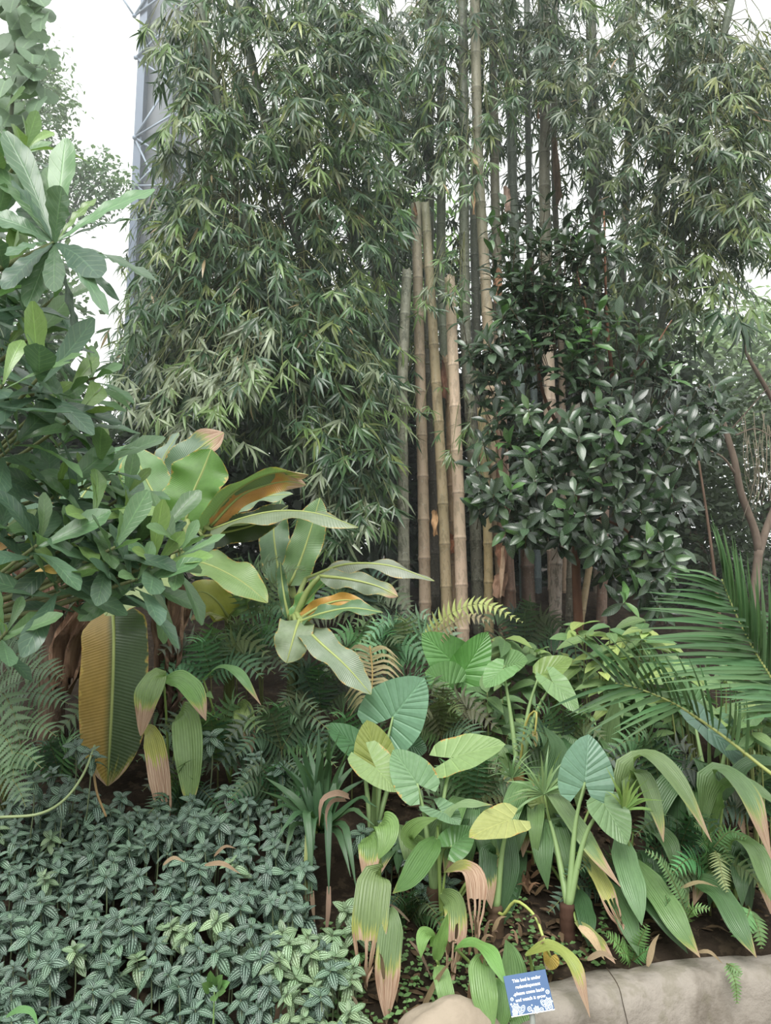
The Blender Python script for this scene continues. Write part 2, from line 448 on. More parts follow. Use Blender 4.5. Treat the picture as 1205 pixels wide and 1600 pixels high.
# boulder where the wall ends
def blob(b, cen, r, col, seed, nu=18, nv=12, amp=.12):
    q = np.random.default_rng(seed); ph = q.uniform(0, 6, 6)
    V = []; F = []
    for i in range(nv + 1):
        th = math.pi * i / nv
        for k in range(nu):
            a = 2 * math.pi * k / nu
            d = np.array([math.sin(th) * math.cos(a), math.sin(th) * math.sin(a), math.cos(th)])
            s = 1 + amp * (math.sin(3 * d[0] + ph[0]) * math.sin(4 * d[1] + ph[1]) + .6 * math.sin(6 * d[2] + 5 * d[0] + ph[2]) * math.sin(5 * d[1] + ph[3]))
            V.append(np.asarray(cen) + d * np.asarray(r) * s)
    for i in range(nv):
        for k in range(nu): F.append((i * nu + k, (i + 1) * nu + k, (i + 1) * nu + (k + 1) % nu, i * nu + (k + 1) % nu))
    b.add(V, F, None, col)

b = B(); p = at(700, 1640, 2.74); blob(b, (0, 0, 0), (.2, .12, .14), c(150, 138, 122), 3)
single('boulder', b.mesh('boulder', M_ROCK), 'smooth grey-brown boulder at the foot of the bed beside the blue sign', 'rock', p)
b = B(); p = gp(455, 2.9); blob(b, (0, 0, 0), (.1, .08, .07), c(108, 88, 72), 8)
single('boulder', b.mesh('boulder', M_ROCK), 'small brown stone among the silver-striped plants', 'rock', p + (0, 0, .02))

# thin rootlet over the wall
b = B(); tube(b, [at(948, 1512, 3.03), at(966, 1540, 2.975), at(974, 1570, 2.965), at(984, 1612, 2.955)], .002, .0012, 5, 14, c(60, 52, 42))
single('rootlet', b.mesh('rootlet', M_BARK), 'thin dark rootlet trailing down the concrete wall', 'root')

# ------------------------------------------------------------------ steel tower of the glasshouse
TD = 14.0
t = thing('steel_tower', 'grey steel lattice tower rising behind the bamboo', 'tower', (at(240, 900, TD)[0], TD, float(g(-5, TD))))
tl = np.array(t.location)
def vpost(px0, px1, dy, dep, col, nm='post'):
    x0 = at(px0, 380, TD)[0]; x1 = at(px1, 380, TD)[0]
    bb = B(); z0, z1 = tl[2] - .1, 17.0
    V = [(x, y, z) for z in (z0, z1) for (x, y) in ((x0, TD + dy), (x1, TD + dy), (x1, TD + dy + dep), (x0, TD + dy + dep))]
    bb.add(V, [(0, 1, 5, 4), (1, 2, 6, 5), (2, 3, 7, 6), (3, 0, 4, 7), (4, 5, 6, 7)], None, col)
    part(nm, bb.mesh(nm, M_STEEL, tl, False), t)
vpost(207, 252, .25, .5, c(84, 90, 96), 'mast'); vpost(252, 286, .6, .3, c(46, 54, 62), 'back_panel')
vpost(201, 213, 0, .25, c(86, 98, 114)); vpost(252, 258, .1, .2, c(58, 68, 80)); vpost(264, 268, .1, .2, c(62, 72, 84)); vpost(278, 287, 0, .25, c(64, 74, 86))
for (q0, q1) in [((210, 25), (250, -40)), ((210, 25), (284, -30)), ((210, 215), (252, 150)), ((210, 215), (284, 170)), ((210, 215), (284, 260)), ((210, 215), (250, 300)), ((212, 290), (250, 250)),
                 ((212, 290), (284, 345)), ((212, 90), (284, 20)), ((212, 90), (284, 140)), ((210, 25), (180, -20)), ((212, 290), (262, 290)), ((212, 330), (284, 390)), ((212, 420), (284, 330))]:
    bb = B(); tube(bb, [at(*q0, TD - .03), at(*q1, TD - .03)], .022, .022, 6, 1, c(138, 150, 164))
    part('strut', bb.mesh('strut', M_STEEL, tl), t)
for (q) in [(210, 25), (210, 215), (212, 290), (212, 90)]:
    bb = B(); P0 = at(*q, TD - .06); blob(bb, P0, (.045, .04, .045), c(120, 132, 148), 1, 10, 6, .0)
    part('joint', bb.mesh('joint', M_STEEL, tl), t)

# ------------------------------------------------------------------ bamboo culms
def cane_mesh(pts, r0, r1, col, mottle, seed, cut=False, spacing=.34, name='cane', origin=(0, 0, 0)):
    q = np.random.default_rng(seed)
    Pd = spline(pts, 60)
    L = np.concatenate([[0], np.cumsum(np.linalg.norm(np.diff(Pd, axis=0), axis=1))]); tot = L[-1]
    s_list = []; s = q.uniform(0, spacing); nodes = []
    ss = [0.0]
    while s < tot - .03:
        nodes.append(s)
        for d in (-.022, -.012, 0, .012, .03): ss.append(s + d)
        ss.append(s + spacing * .5)
        s += spacing * q.uniform(.9, 1.12)
    ss.append(tot); ss = np.array(sorted(set([min(max(v, 0), tot) for v in ss])))
    P = np.stack([np.interp(ss, L, Pd[:, i]) for i in range(3)], 1)
    R = np.interp(ss, [0, tot], [r0, r1])
    nd = np.array([np.min(np.abs(np.array(nodes) - v)) if nodes else 9 for v in ss])
    R = R * (1 + .10 * (nd < .002) + .05 * ((nd > .008) & (nd < .02)) - .02 * ((nd > .02) & (nd < .028)))
    bb = B(); tube(bb, P, 0, 0, 12, None, col, radii=R, cap=not cut)
    if cut:   # open ragged top: inner wall and tooth-like rim
        V = bb.V[0]; n = len(V); q2 = q.uniform(-.02, .03, 12)
        V[n - 12:, 2] += q2
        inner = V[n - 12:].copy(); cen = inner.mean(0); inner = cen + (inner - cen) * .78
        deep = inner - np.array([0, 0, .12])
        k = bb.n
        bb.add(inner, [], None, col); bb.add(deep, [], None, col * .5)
        for j in range(12):
            j2 = (j + 1) % 12
            bb.F.append((n - 12 + j, n - 12 + j2, k + j2, k + j)); bb.F.append((k + j, k + j2, k + 12 + j2, k + 12 + j))
        bb.F.append(tuple(k + 12 + j for j in range(12)))
    for K in bb.K: K[:, 3] = mottle
    for Vv, K in zip(bb.V, bb.K):
        f = np.clip((Vv[:, 2] - 3.6) / 1.6, 0, 1)[:, None] * .75
        K[:, :3] = K[:, :3] * (1 - f) + c(98, 106, 90) * f
    # pale/dark ring under each node is the cane's own marking
    K = bb.K[0]; lum = np.repeat(nd, 12)[:len(K)]
    K[lum < .002, :3] *= .62; K[(lum > .008) & (lum < .02), :3] *= 1.12
    return bb.mesh(name, M_CANE, origin), P

CULMS = {}
def culm(key, pix, r, col, mottle, label, cut=False, taper=.85, group='bamboo culms of the clump', extend=True):
    m_ = sum(col) / 3; col = tuple(m_ + (v - m_) * .8 for v in col); mottle = max(mottle, .55)
    pts = [at(*p) for p in pix]
    base = pts[0].copy()
    gz = float(g(base[0], base[1]))
    if base[2] > gz - .02: pts = [np.array([base[0] - .1 * (pts[1][0] - pts[0][0]), base[1], gz - .06])] + pts
    base = pts[0]
    t = thing('bamboo_culm', label, 'bamboo', base, group)
    me, P = cane_mesh(pts, r, r * taper, c(*col), mottle, sum(map(ord, key)), cut, origin=base)
    part('cane', me, t)
    CULMS[key] = dict(t=t, P=P, base=base)
    return t

D = 6.4
culm('A', [(632, 968, 6.0), (630, 760, 6.0), (629, 600, 6.0), (636, 425, 6.0)], .047, (134, 132, 112), 1.0, 'mottled grey bamboo culm cut off low, standing foremost at the edge of the clump', True)
culm('B', [(665, 975, 6.2), (661, 760, 6.2), (655, 520, 6.2), (650, 318, 6.2)], .049, (166, 142, 116), .25, 'tan bamboo culm with ragged cut top, first of the two cut at the same height', True)
culm('C', [(699, 970, 6.25), (691, 760, 6.25), (678, 540, 6.25), (664, 318, 6.25)], .047, (176, 154, 116), .2, 'slightly leaning tan bamboo culm cut at the top, close beside its cut twin', True)
culm('E', [(723, 965, 6.1), (716, 760, 6.1), (708, 560, 6.1), (703, 436, 6.1)], .050, (204, 174, 146), .15, 'palest pinkish bamboo culm with a flat cut top and dark stain', True)
culm('D', [(708, 960, 6.7), (702, 700, 6.7), (690, 450, 6.7), (690, 240, 6.7), (688, -80, 6.6)], .046, (128, 136, 110), .6, 'grey-green bamboo culm rising out of view between the cut culms')
culm('F', [(748, 965, 6.4), (738, 700, 6.4), (727, 500, 6.4), (725, 240, 6.4), (722, -120, 6.3)], .050, (112, 110, 92), 1.0, 'dark heavily mottled bamboo culm just behind the palest one')
culm('G', [(788, 970, 6.3), (772, 720, 6.3), (760, 460, 6.3), (748, 260, 6.3), (742, 0, 6.2), (740, -160, 6.2)], .050, (176, 150, 120), .3, 'tall tan bamboo culm with pale node rings beside the glossy-leaved tree')
culm('H', [(800, 975, 6.8), (786, 700, 6.8), (778, 450, 6.8), (772, 200, 6.8), (770, -120, 6.7)], .048, (156, 124, 102), .4, 'reddish-brown bamboo culm half hidden behind the tall tan one')
culm('I', [(822, 970, 7.1), (812, 600, 7.1), (802, 320, 7.1), (798, 150, 7.1), (790, -120, 7.0)], .052, (104, 122, 118), .4, 'blue-green bamboo culm rising above the glossy-leaved tree')
culm('J', [(868, 975, 7.0), (858, 600, 7.0), (851, 300, 7.0), (852, 150, 7.0), (846, -120, 6.9)], .060, (178, 152, 130), .5, 'thick pinkish-tan bamboo culm standing tall above the glossy-leaved tree')
culm('K', [(842, 970, 7.3), (832, 500, 7.3), (826, 250, 7.3), (822, -120, 7.3)], .036, (84, 98, 100), .3, 'slim dark bamboo culm against the sky next to the thick pinkish one')
culm('L', [(885, 970, 7.4), (876, 500, 7.4), (866, 260, 7.4), (868, -120, 7.3)], .034, (150, 124, 100), .4, 'slim brown bamboo culm with a loose husk behind the thick pinkish one')
culm('M', [(938, 975, 7.2), (936, 700, 7.2), (932, 430, 7.2), (925, 100, 7.1), (920, -120, 7.0)], .062, (96, 84, 70), .6, 'broad dark brown bamboo culm behind the glossy-leaved tree crown')
culm('N', [(955, 960, 7.5), (985, 600, 7.3), (1005, 450, 7.2), (1040, 260, 7.0), (1075, 40, 6.8), (1110, -120, 6.6)], .055, (72, 76, 70), .4, 'dark bamboo culm leaning outward over the glossy-leaved tree')
culm('O', [(632, 955, 7.0), (622, 700, 7.0), (612, 450, 7.0), (604, 200, 7.0), (596, -120, 6.9)], .048, (92, 102, 92), .5, 'dark grey-green bamboo culm at the edge of the dense leaves')
culm('P', [(764, 970, 6.15), (763, 860, 6.15), (758, 740, 6.15), (752, 640, 6.2)], .040, (162, 140, 96), .2, 'short yellowish bamboo culm at the clump foot beside the peeling husk', True)
culm('Q', [(797, 990, 6.2), (792, 900, 6.2), (786, 800, 6.25), (780, 640, 6.3)], .058, (120, 88, 68), .5, 'brown bamboo culm wrapped in peeling papery husks', True)
culm('V', [(828, 985, 6.5), (824, 880, 6.5), (820, 700, 6.5)], .06, (92, 72, 58), .6, 'thick dark brown bamboo stump in the shade of the glossy-leaved tree', True)
culm('R', [(867, 1010, 6.0), (869, 900, 6.0), (872, 780, 6.0), (876, 640, 6.0)], .050, (150, 132, 118), 1.0, 'pale lichen-spotted bamboo culm below the glossy-leaved crown', True)
culm('S', [(892, 985, 6.4), (894, 880, 6.4), (898, 760, 6.4), (900, 620, 6.4)], .046, (112, 104, 88), 1.0, 'mottled grey-brown bamboo culm next to the lichen-spotted one', True)
culm('T', [(905, 985, 6.25), (922, 880, 6.3), (938, 780, 6.35)], .03, (160, 134, 96), .3, 'slender tan bamboo culm leaning at the clump foot', True)
culm('U', [(940, 975, 6.5), (942, 880, 6.5), (946, 760, 6.5)], .046, (124, 96, 80), .3, 'reddish bamboo culm at the far end of the clump foot', True)
culm('W', [(681, 965, 6.9), (676, 760, 6.9), (668, 540, 6.9), (672, 300, 6.9), (668, -100, 6.9)], .045, (96, 88, 74), .6, 'shaded brown bamboo culm behind the cut pair')
culm('X', [(745, 965, 7.0), (742, 760, 7.0), (744, 500, 7.0), (742, 300, 7.0), (760, -100, 7.0)], .045, (80, 76, 66), .6, 'shaded dark bamboo culm deep inside the clump')
culm('Y', [(712, 965, 6.5), (707, 780, 6.5), (703, 640, 6.5), (698, 560, 6.5)], .045, (168, 136, 100), .3, 'tan bamboo culm squeezed behind the palest cut culm', True)
# leafy arching culms that carry the dense foliage
culm('L1', [(618, 950, 7.2), (590, 600, 6.8), (520, 200, 6.4), (470, -160, 6.2)], .042, (76, 90, 76), .4, 'leaf-hidden bamboo culm arching over the middle of the dense foliage')
culm('L2', [(600, 955, 7.0), (540, 640, 6.5), (430, 250, 6.0), (340, -140, 5.8)], .040, (76, 90, 76), .4, 'leaf-hidden bamboo culm arching towards the steel tower')
culm('L3', [(585, 965, 6.8), (500, 700, 6.3), (390, 380, 5.8), (330, 100, 5.6), (290, -120, 5.6)], .036, (88, 100, 72), .4, 'outermost leafy bamboo culm bending across the steel tower')
culm('L4', [(625, 950, 7.6), (590, 500, 7.6), (560, 100, 7.4), (550, -140, 7.4)], .046, (70, 80, 74), .4, 'dark leafy bamboo culm at the back of the clump')
culm('R1', [(965, 955, 7.0), (1010, 620, 6.6), (1075, 330, 6.2), (1130, 60, 5.9), (1170, -120, 5.8)], .038, (76, 88, 70), .4, 'leafy bamboo culm bending over the bare-branched tree')
culm('R2', [(955, 955, 7.6), (970, 500, 7.4), (985, 150, 7.0), (990, -140, 6.9)], .044, (74, 80, 70), .4, 'dark leafy bamboo culm standing upright near the leaning one')

# papery husks still clinging to culms
def husk(key, quad, depth, curl, col):
    """a curled sheath: quad = pixel points (top-left, top-right, bottom-right, bottom-left)"""
    t = CULMS[key]['t']; o = CULMS[key]['base']
    tl_, tr_, br_, bl_ = [at(*q, depth) for q in quad]
    V = []; U = []; n, m = 8, 6
    for i in range(n + 1):
        v = i / n
        for j in range(m + 1):
            u = j / m
            p = (tl_ * (1 - u) + tr_ * u) * (1 - v) + (bl_ * (1 - u) + br_ * u) * v
            p = p + np.array([.006 * math.sin(9 * v + 4 * u), -curl * math.sin(math.pi * u) + .015 * math.sin(6 * v), .012 * math.sin(7 * u + 2 * v)])
            V.append(p); U.append((u, v))
    bb = B().add(V, grid_faces(n + 1, m + 1), U, c(*col))
    part('culm_sheath', bb.mesh('culm_sheath', M_HUSK, o), t, label='papery peeling culm sheath')
husk('Q', [(774, 852), (792, 846), (790, 905), (776, 880)], 6.13, .04, (150, 112, 90))
husk('Q', [(772, 900), (796, 892), (788, 934), (769, 932)], 6.12, .05, (176, 142, 120))
husk('Q', [(783, 856), (790, 852), (786, 932), (780, 932)], 6.07, .02, (214, 184, 156))
husk('C', [(674, 800), (684, 795), (684, 838), (676, 836)], 6.18, .02, (206, 166, 124))
husk('E', [(698, 836), (712, 834), (710, 866), (697, 868)], 6.4, .03, (186, 128, 96))
husk('E', [(690, 560), (700, 596), (698, 628), (688, 616)], 6.4, .03, (150, 112, 92))
husk('G', [(735, 236), (742, 240), (752, 276), (744, 272)], 6.24, .02, (196, 176, 140))
husk('G', [(786, 292), (798, 296), (798, 332), (788, 332)], 6.5, .02, (170, 148, 134))
husk('G', [(738, 295), (743, 297), (742, 338), (738, 334)], 6.2, .01, (190, 160, 126))
husk('H', [(774, 420), (786, 426), (782, 480), (770, 470)], 6.7, .03, (176, 136, 108))
husk('L', [(862, 216), (872, 222), (878, 310), (868, 330)], 7.3, .03, (140, 116, 92))
husk('J', [(834, 150), (840, 148), (844, 190), (838, 182)], 6.9, .01, (186, 150, 118))
husk('B', [(646, 316), (653, 330), (652, 344), (647, 340)], 6.14, .01, (128, 104, 80))

# ------------------------------------------------------------------ bamboo foliage
rb = np.random.default_rng(11)
BT = [small_leaf(1, .066, p_lance, 3, 1, d, .25) for d in (.08, .22, .4, .6)]
BCOL = [c(52, 82, 46), c(66, 96, 52), c(42, 72, 44), c(96, 122, 62), c(62, 92, 62)]
BME = leaf_meshes('leaf', BT, BCOL, M_BAM)

def inside(poly, x, y):
    r = False; n = len(poly); j = n - 1
    for i in range(n):
        xi, yi = poly[i]; xj, yj = poly[j]
        if (yi > y) != (yj > y) and x < (xj - xi) * (y - yi) / (yj - yi) + xi: r = not r
        j = i
    return r

SPR = {k: dict(br=[], lv=[]) for k in CULMS}

def spray(tip, keys, pale=0., nf=5, Lm=.15, gap=None):
    """one drooping branch with fans of leaves ending at tip, rooted on the nearest of the culms keys"""
    best = None
    for k in keys:
        P = CULMS[k]['P']
        d = np.linalg.norm(P - (tip + np.array([0, 0, .55])), axis=1) + 2.0 * (P[:, 2] < tip[2] + .1)
        i = int(np.argmin(d))
        if best is None or d[i] < best[0]: best = (d[i], k, P[i])
    _, key, root = best
    out = tip - root; hz = nz([out[0], out[1], 0])
    mid = root + out * .5 + np.array([0, 0, .22 + .12 * np.linalg.norm(out)])
    pts = spline([root, mid, tip], 10)
    SPR[key]['br'].append((pts, .005, .0018))
    for f in range(nf):
        tt = 1.0 if f == 0 else rb.uniform(.45, .98)
        i = tt * 10; i0 = min(int(i), 9); p = pts[i0] * (1 - (i - i0)) + pts[i0 + 1] * (i - i0)
        d = nz(pts[i0 + 1] - pts[i0])
        if f:
            side = nz(cr(d, (0, 0, 1))) * rb.choice([-1, 1])
            d = nz(d * .6 + side * rb.uniform(.3, .9) + np.array([0, 0, rb.uniform(-.5, .1)]))
            ln = rb.uniform(.06, .2); q = p + d * ln
            SPR[key]['br'].append((np.array([p, p + d * ln * .5 + (0, 0, .012), q]), .0018, .001)); p = q
        fan(key, p, d, pale, Lm)
    return key

def fan(key, p, d, pale, Lm):
    k = rb.integers(5, 9); tint = rb.uniform(0, 1)
    hang = rb.uniform(-.55, .12)
    d = nz(d + np.array([0, -.25, hang]))
    s = nz(cr(d, (rb.normal(0, .3), -.55 + rb.normal(0, .3), 1)))
    n = cr(s, d)
    base = BCOL[rb.integers(0, len(BCOL))] * rb.uniform(.75, 1.2)
    if rb.uniform() < pale: base = c(132, 144, 114) * rb.uniform(.7, 1.1)
    elif tint > .94: base = c(120, 134, 66) * rb.uniform(.8, 1.1)
    for i in range(k):
        a = (i - (k - 1) / 2) / ((k - 1) / 2 + .01) * rb.uniform(.85, 1.25) + rb.normal(0, .1)
        ld = nz(d * math.cos(a) + s * math.sin(a) + np.array([0, 0, rb.uniform(-.25, .05)]) + n * rb.normal(0, .12))
        L = Lm * rb.uniform(.75, 1.25) * (1 - .25 * abs(a) / 1.3)
        ln = nz(n + rb.normal(0, .3, 3))
        cl = base * rb.uniform(.85, 1.15)
        if rb.uniform() < .006: cl = c(158, 134, 98)
        SPR[key]['lv'].append((int(rb.integers(0, 4)), frame(ld, ln) * L, p - d * .01 * i, cl))

def fill(poly, n, dr, keys, pale=0., nf=5, Lm=.15, bias=1.0):
    poly = np.array(poly, float); lo, hi = poly.min(0), poly.max(0); k = 0
    while k < n:
        x, y = rb.uniform(lo[0], hi[0]), rb.uniform(lo[1], hi[1])
        if not inside(poly, x, y): continue
        Yd = dr[0] + (dr[1] - dr[0]) * rb.uniform() ** bias
        spray(at(x, y, Yd), keys, pale, nf, Lm); k += 1

LEFT = ['L1', 'L2', 'L3', 'L4', 'O']
Z1 = [(285, 20), (340, -40), (600, -40), (635, 300), (632, 520), (605, 860), (520, 850), (470, 730), (400, 690), (190, 690), (165, 600), (190, 470), (235, 380), (290, 300), (275, 120)]
fill(Z1, 430, (5.2, 6.3), LEFT, .02, 6, .17)
fill(Z1, 200, (6.2, 7.4), LEFT, .0, 6, .18)
fill([(600, 100), (900, 150), (900, 620), (600, 640)], 120, (7.4, 8.6), ['L4', 'K', 'X', 'I', 'M'], .0, 6, .18)
fill([(880, 280), (1060, 380), (1040, 660), (880, 660)], 60, (7.0, 8.2), ['M', 'N', 'R2'], .0, 6, .17)
fill([(210, 330), (600, 330), (615, 880), (530, 860), (430, 720), (200, 700), (160, 560)], 130, (5.9, 7.0), LEFT, 0, 6, .17)
fill([(180, 585), (440, 570), (460, 690), (330, 700), (190, 680)], 34, (5.0, 5.5), LEFT, .75, 5, .17)
fill([(440, 640), (620, 560), (630, 760), (600, 880), (500, 870)], 34, (5.2, 5.8), LEFT, .45, 5, .17)
fill([(225, 40), (300, 0), (310, 340), (240, 360), (235, 200)], 15, (5.1, 5.6), ['L3'], .3, 5, .18)
MID = ['D', 'F', 'G', 'H', 'I', 'K', 'W', 'X', 'O', 'J']
fill([(590, -60), (870, -60), (870, 130), (800, 220), (640, 280), (590, 240)], 190, (6.0, 7.6), MID, .05, 5, .16)
fill([(600, 180), (760, 200), (760, 300), (640, 330)], 12, (6.0, 6.6), MID, .2, 4, .15)
fill([(640, 250), (760, 260), (740, 300), (650, 310)], 5, (5.85, 6.0), ['A', 'B', 'D', 'F'], .4, 4, .14)
fill([(600, 420), (740, 400), (730, 480), (640, 480)], 7, (5.8, 6.0), ['D', 'F', 'O'], .4, 3, .13)
fill([(600, 560), (640, 560), (660, 680), (620, 700)], 6, (5.8, 6.0), ['D', 'O'], .4, 3, .13)
fill([(690, 690), (770, 640), (760, 760), (700, 740)], 5, (5.8, 6.0), ['F', 'G'], .5, 3, .13)
RGT = ['R1', 'R2', 'N', 'M', 'J']
fill([(850, -60), (1060, -60), (1120, 60), (1240, 110), (1240, 330), (1150, 420), (1000, 400), (940, 300), (860, 180)], 260, (5.4, 7.0), RGT, .12, 6, .16)
fill([(950, 360), (1210, 380), (1205, 470), (1120, 520), (1000, 560), (960, 480)], 42, (5.6, 6.8), RGT, .05, 5, .16)
fill([(1100, 100), (1240, 110), (1240, 460), (1150, 400)], 40, (4.9, 5.6), ['R1'], .05, 6, .16)
fill([(860, 60), (960, 60), (960, 330), (870, 330)], 26, (7.0, 7.8), RGT, .05, 5, .16)
fill([(1140, 470), (1220, 480), (1220, 590), (1150, 560)], 5, (4.8, 5.2), ['R1'], .0, 4, .2)

n_leaf_part = 0
for key, s in SPR.items():
    if not s['lv']: continue
    t = CULMS[key]['t']; o = CULMS[key]['base']
    for pts, r0, r1 in s['br']:
        if len(pts) == 3: continue
        bb = B(); tube(bb, pts[::2], r0, r1, 4, None, c(96, 100, 60), cap=False); part('branch', bb.mesh('branch', M_STEM, o), t)
    bb = B()
    for pts, r0, r1 in s['br']:
        if len(pts) == 3: tube(bb, pts, r0, r1, 3, None, c(96, 100, 60), cap=False)
    if bb.n: part('twigs', bb.mesh('twigs', M_STEM, o), t, kind='stuff')
    lv = s['lv']
    pos = np.array([l[2] for l in lv]); px, py = project(pos)
    vis = [i for i in range(len(lv)) if 0 < px[i] < 1205 and 0 < py[i] < 1000]
    vis.sort(key=lambda i: pos[i][1]); near = set(vis[:110])
    for i in near:
        k, R, p, cl = lv[i]
        ci = int(np.argmin([np.abs(cl - q).sum() for q in BCOL]))
        if cl[0] > .2: ci = 3
        o2 = part('leaf', BME[k * len(BCOL) + ci], t); place(o2, p - o, R); n_leaf_part += 1
    rest = [lv[i] for i in range(len(lv)) if i not in near]
    if rest: part('leaves', scatter_mesh('leaves', BT, rest, M_BAM, o), t, kind='stuff')

# ------------------------------------------------------------------ background trees and shrubs
BGT = [small_leaf(1, .24, p_ovate, 2, 1, .3, .2), small_leaf(1, .30, p_ovate, 2, 1, .1, .15)]
def crown(name, label, cat, cpx, rad, n, L, col, seed, bdx=0.0, jitter=.3, shell=.5, twig=(90, 78, 62)):
    q = np.random.default_rng(seed)
    cen = at(*cpx); base = np.array([cen[0] + bdx, cen[1], float(g(cen[0] + bdx, cen[1]))])
    t = thing(name, label, cat, base, 'plants behind the bed')
    items = []
    ncl = max(8, n // 26); cl = []
    for _ in range(ncl):
        d = nz(q.normal(0, 1, 3)); r = q.uniform(shell, 1.0)
        cl.append(cen + d * np.asarray(rad) * r)
    for _ in range(n):
        p = cl[q.integers(0, ncl)] + q.normal(0, 1, 3) * np.asarray(rad) * .2
        d = nz(np.append(q.normal(0, 1, 2), q.uniform(-.8, .3))); nn = nz(q.normal(0, .5, 3) + np.array([0, -.4, 1]))
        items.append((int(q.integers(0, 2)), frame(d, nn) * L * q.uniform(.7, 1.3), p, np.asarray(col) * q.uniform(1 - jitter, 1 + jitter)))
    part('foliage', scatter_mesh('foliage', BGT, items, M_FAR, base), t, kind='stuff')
    bb = B(); tube(bb, [base - (0, 0, .1), (base + cen) / 2 + (.1, 0, 0), cen], .035, .015, 7, 10, c(*twig)); part('trunk', bb.mesh('trunk', M_BARK, base), t)
    for k in range(5):
        bb = B(); e = cl[k % ncl]; tube(bb, [cen * .6 + base * .4, (cen + e) / 2 + (0, 0, .1), e], .014, .005, 5, 6, c(*twig)); part('branch', bb.mesh('branch', M_BARK, base), t)
    return t
crown('background_shrub', 'dark small-leaved shrub between the glossy-leaved tree and the bare-branched tree', 'shrub', (1085, 830, 7.2), (.62, .5, 1.0), 4200, .085, c(52, 70, 44), 21)
crown('background_shrub', 'dark small-leaved shrub half hidden behind the bare-branched tree trunk', 'shrub', (1190, 760, 8.0), (.75, .5, 1.2), 3600, .085, c(58, 78, 48), 22)
crown('background_shrub', 'dark bush in the shade behind the bamboo culms', 'shrub', (760, 720, 9.0), (1.4, .5, 1.9), 6500, .2, c(44, 60, 36), 23)
crown('background_shrub', 'dark bush behind the lower edge of the bamboo foliage', 'shrub', (470, 720, 8.8), (1.5, .5, 1.8), 6500, .2, c(48, 66, 40), 24)
crown('background_shrub', 'dark bush behind the banana plants', 'shrub', (230, 760, 7.6), (1.1, .5, 1.0), 3600, .16, c(52, 72, 44), 25)
crown('background_shrub', 'dark bush behind the broad-leaved tree', 'shrub', (30, 760, 7.0), (.8, .5, 1.2), 3000, .16, c(52, 72, 46), 26)
crown('background_shrub', 'shadowy bush behind the glossy-leaved tree', 'shrub', (960, 680, 8.6), (1.2, .4, 1.8), 5500, .18, c(42, 58, 36), 30)
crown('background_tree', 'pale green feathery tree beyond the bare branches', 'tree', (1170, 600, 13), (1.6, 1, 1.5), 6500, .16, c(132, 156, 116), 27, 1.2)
crown('background_tree', 'bright green tree showing through the gap left of the bamboo culms', 'tree', (640, 420, 10.5), (.8, .5, 1.2), 2200, .13, c(116, 158, 74), 28)
crown('background_tree', 'hazy fine-leaved tree beside the steel tower', 'tree', (55, 170, 10.5), (.6, .5, 1.0), 3200, .085, c(118, 142, 116), 29, -1.6, twig=(110, 116, 110))  # haze put into the colour: leaves paled, twigs greyed
crown('background_tree', 'hazy fine-leaved tree reaching towards the steel tower', 'tree', (130, 290, 11), (.65, .5, .5), 2000, .085, c(112, 138, 112), 31, -2.2, twig=(110, 116, 110))  # leaf and twig colours washed out to look hazy too
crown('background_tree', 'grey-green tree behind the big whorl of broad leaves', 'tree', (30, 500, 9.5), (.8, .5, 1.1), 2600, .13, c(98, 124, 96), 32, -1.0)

# bare-branched tree at the edge
base = gp(1172, 6.2)
t = thing('bare_tree', 'tan bare-branched tree with forked trunk and dangling twigs', 'tree', base)
for nm, pts, r0, r1 in [('trunk', [(1172, 1010, 6.2), (1182, 900, 6.2), (1186, 860, 6.2)], .045, .035),
                        ('branch', [(1186, 866, 6.2), (1180, 830, 6.2), (1158, 770, 6.15), (1148, 720, 6.1), (1130, 660, 6.1), (1124, 640, 6.1)], .034, .024),
                        ('branch', [(1186, 866, 6.2), (1200, 820, 6.25), (1225, 760, 6.3)], .034, .026),
                        ('branch', [(1225, 660, 6.2), (1205, 620, 6.2), (1185, 585, 6.15), (1166, 550, 6.1), (1164, 520, 6.1)], .026, .010),
                        ('branch', [(1225, 760, 6.3), (1230, 700, 6.3), (1225, 660, 6.2)], .026, .026),
                        ('branch', [(1150, 742, 6.12), (1130, 715, 6.0), (1100, 700, 5.95)], .012, .004),
                        ('branch', [(1135, 680, 6.1), (1170, 640, 6.0), (1205, 600, 5.9)], .008, .003),
                        ('branch', [(1150, 680, 6.0), (1180, 670, 6.0), (1210, 685, 5.9)], .006, .003),
                        ('branch', [(1124, 645, 6.1), (1110, 620, 6.0), (1108, 600, 6.0)], .016, .006)]:
    bb = B(); tube(bb, [at(*p) for p in pts], r0, r1, 8, 14, c(122, 108, 96)); part(nm, bb.mesh(nm, M_BARK, base), t)
q = np.random.default_rng(4)
for k in range(16):
    x = q.uniform(1150, 1205); y = q.uniform(640, 690)
    bb = B(); tube(bb, [at(x, y, 6.0), at(x + q.uniform(-10, 10), y + 60, 5.95), at(x + q.uniform(-16, 16), y + q.uniform(90, 150), 5.95)], .003, .0015, 4, 8, c(150, 140, 122))
    part('twig', bb.mesh('twig', M_BARK, base), t)
base = gp(1128, 5.9)
bb = B(); tube(bb, [at(1128, 1000, 5.9), at(1117, 900, 5.9), at(1104, 800, 5.9), at(1092, 720, 5.9)], .016, .008, 7, 12, c(112, 92, 78))
single('sapling_stem', bb.mesh('sapling_stem', M_BARK, base), 'thin leaning bare stem before the dark small-leaved shrub', 'stem', base)

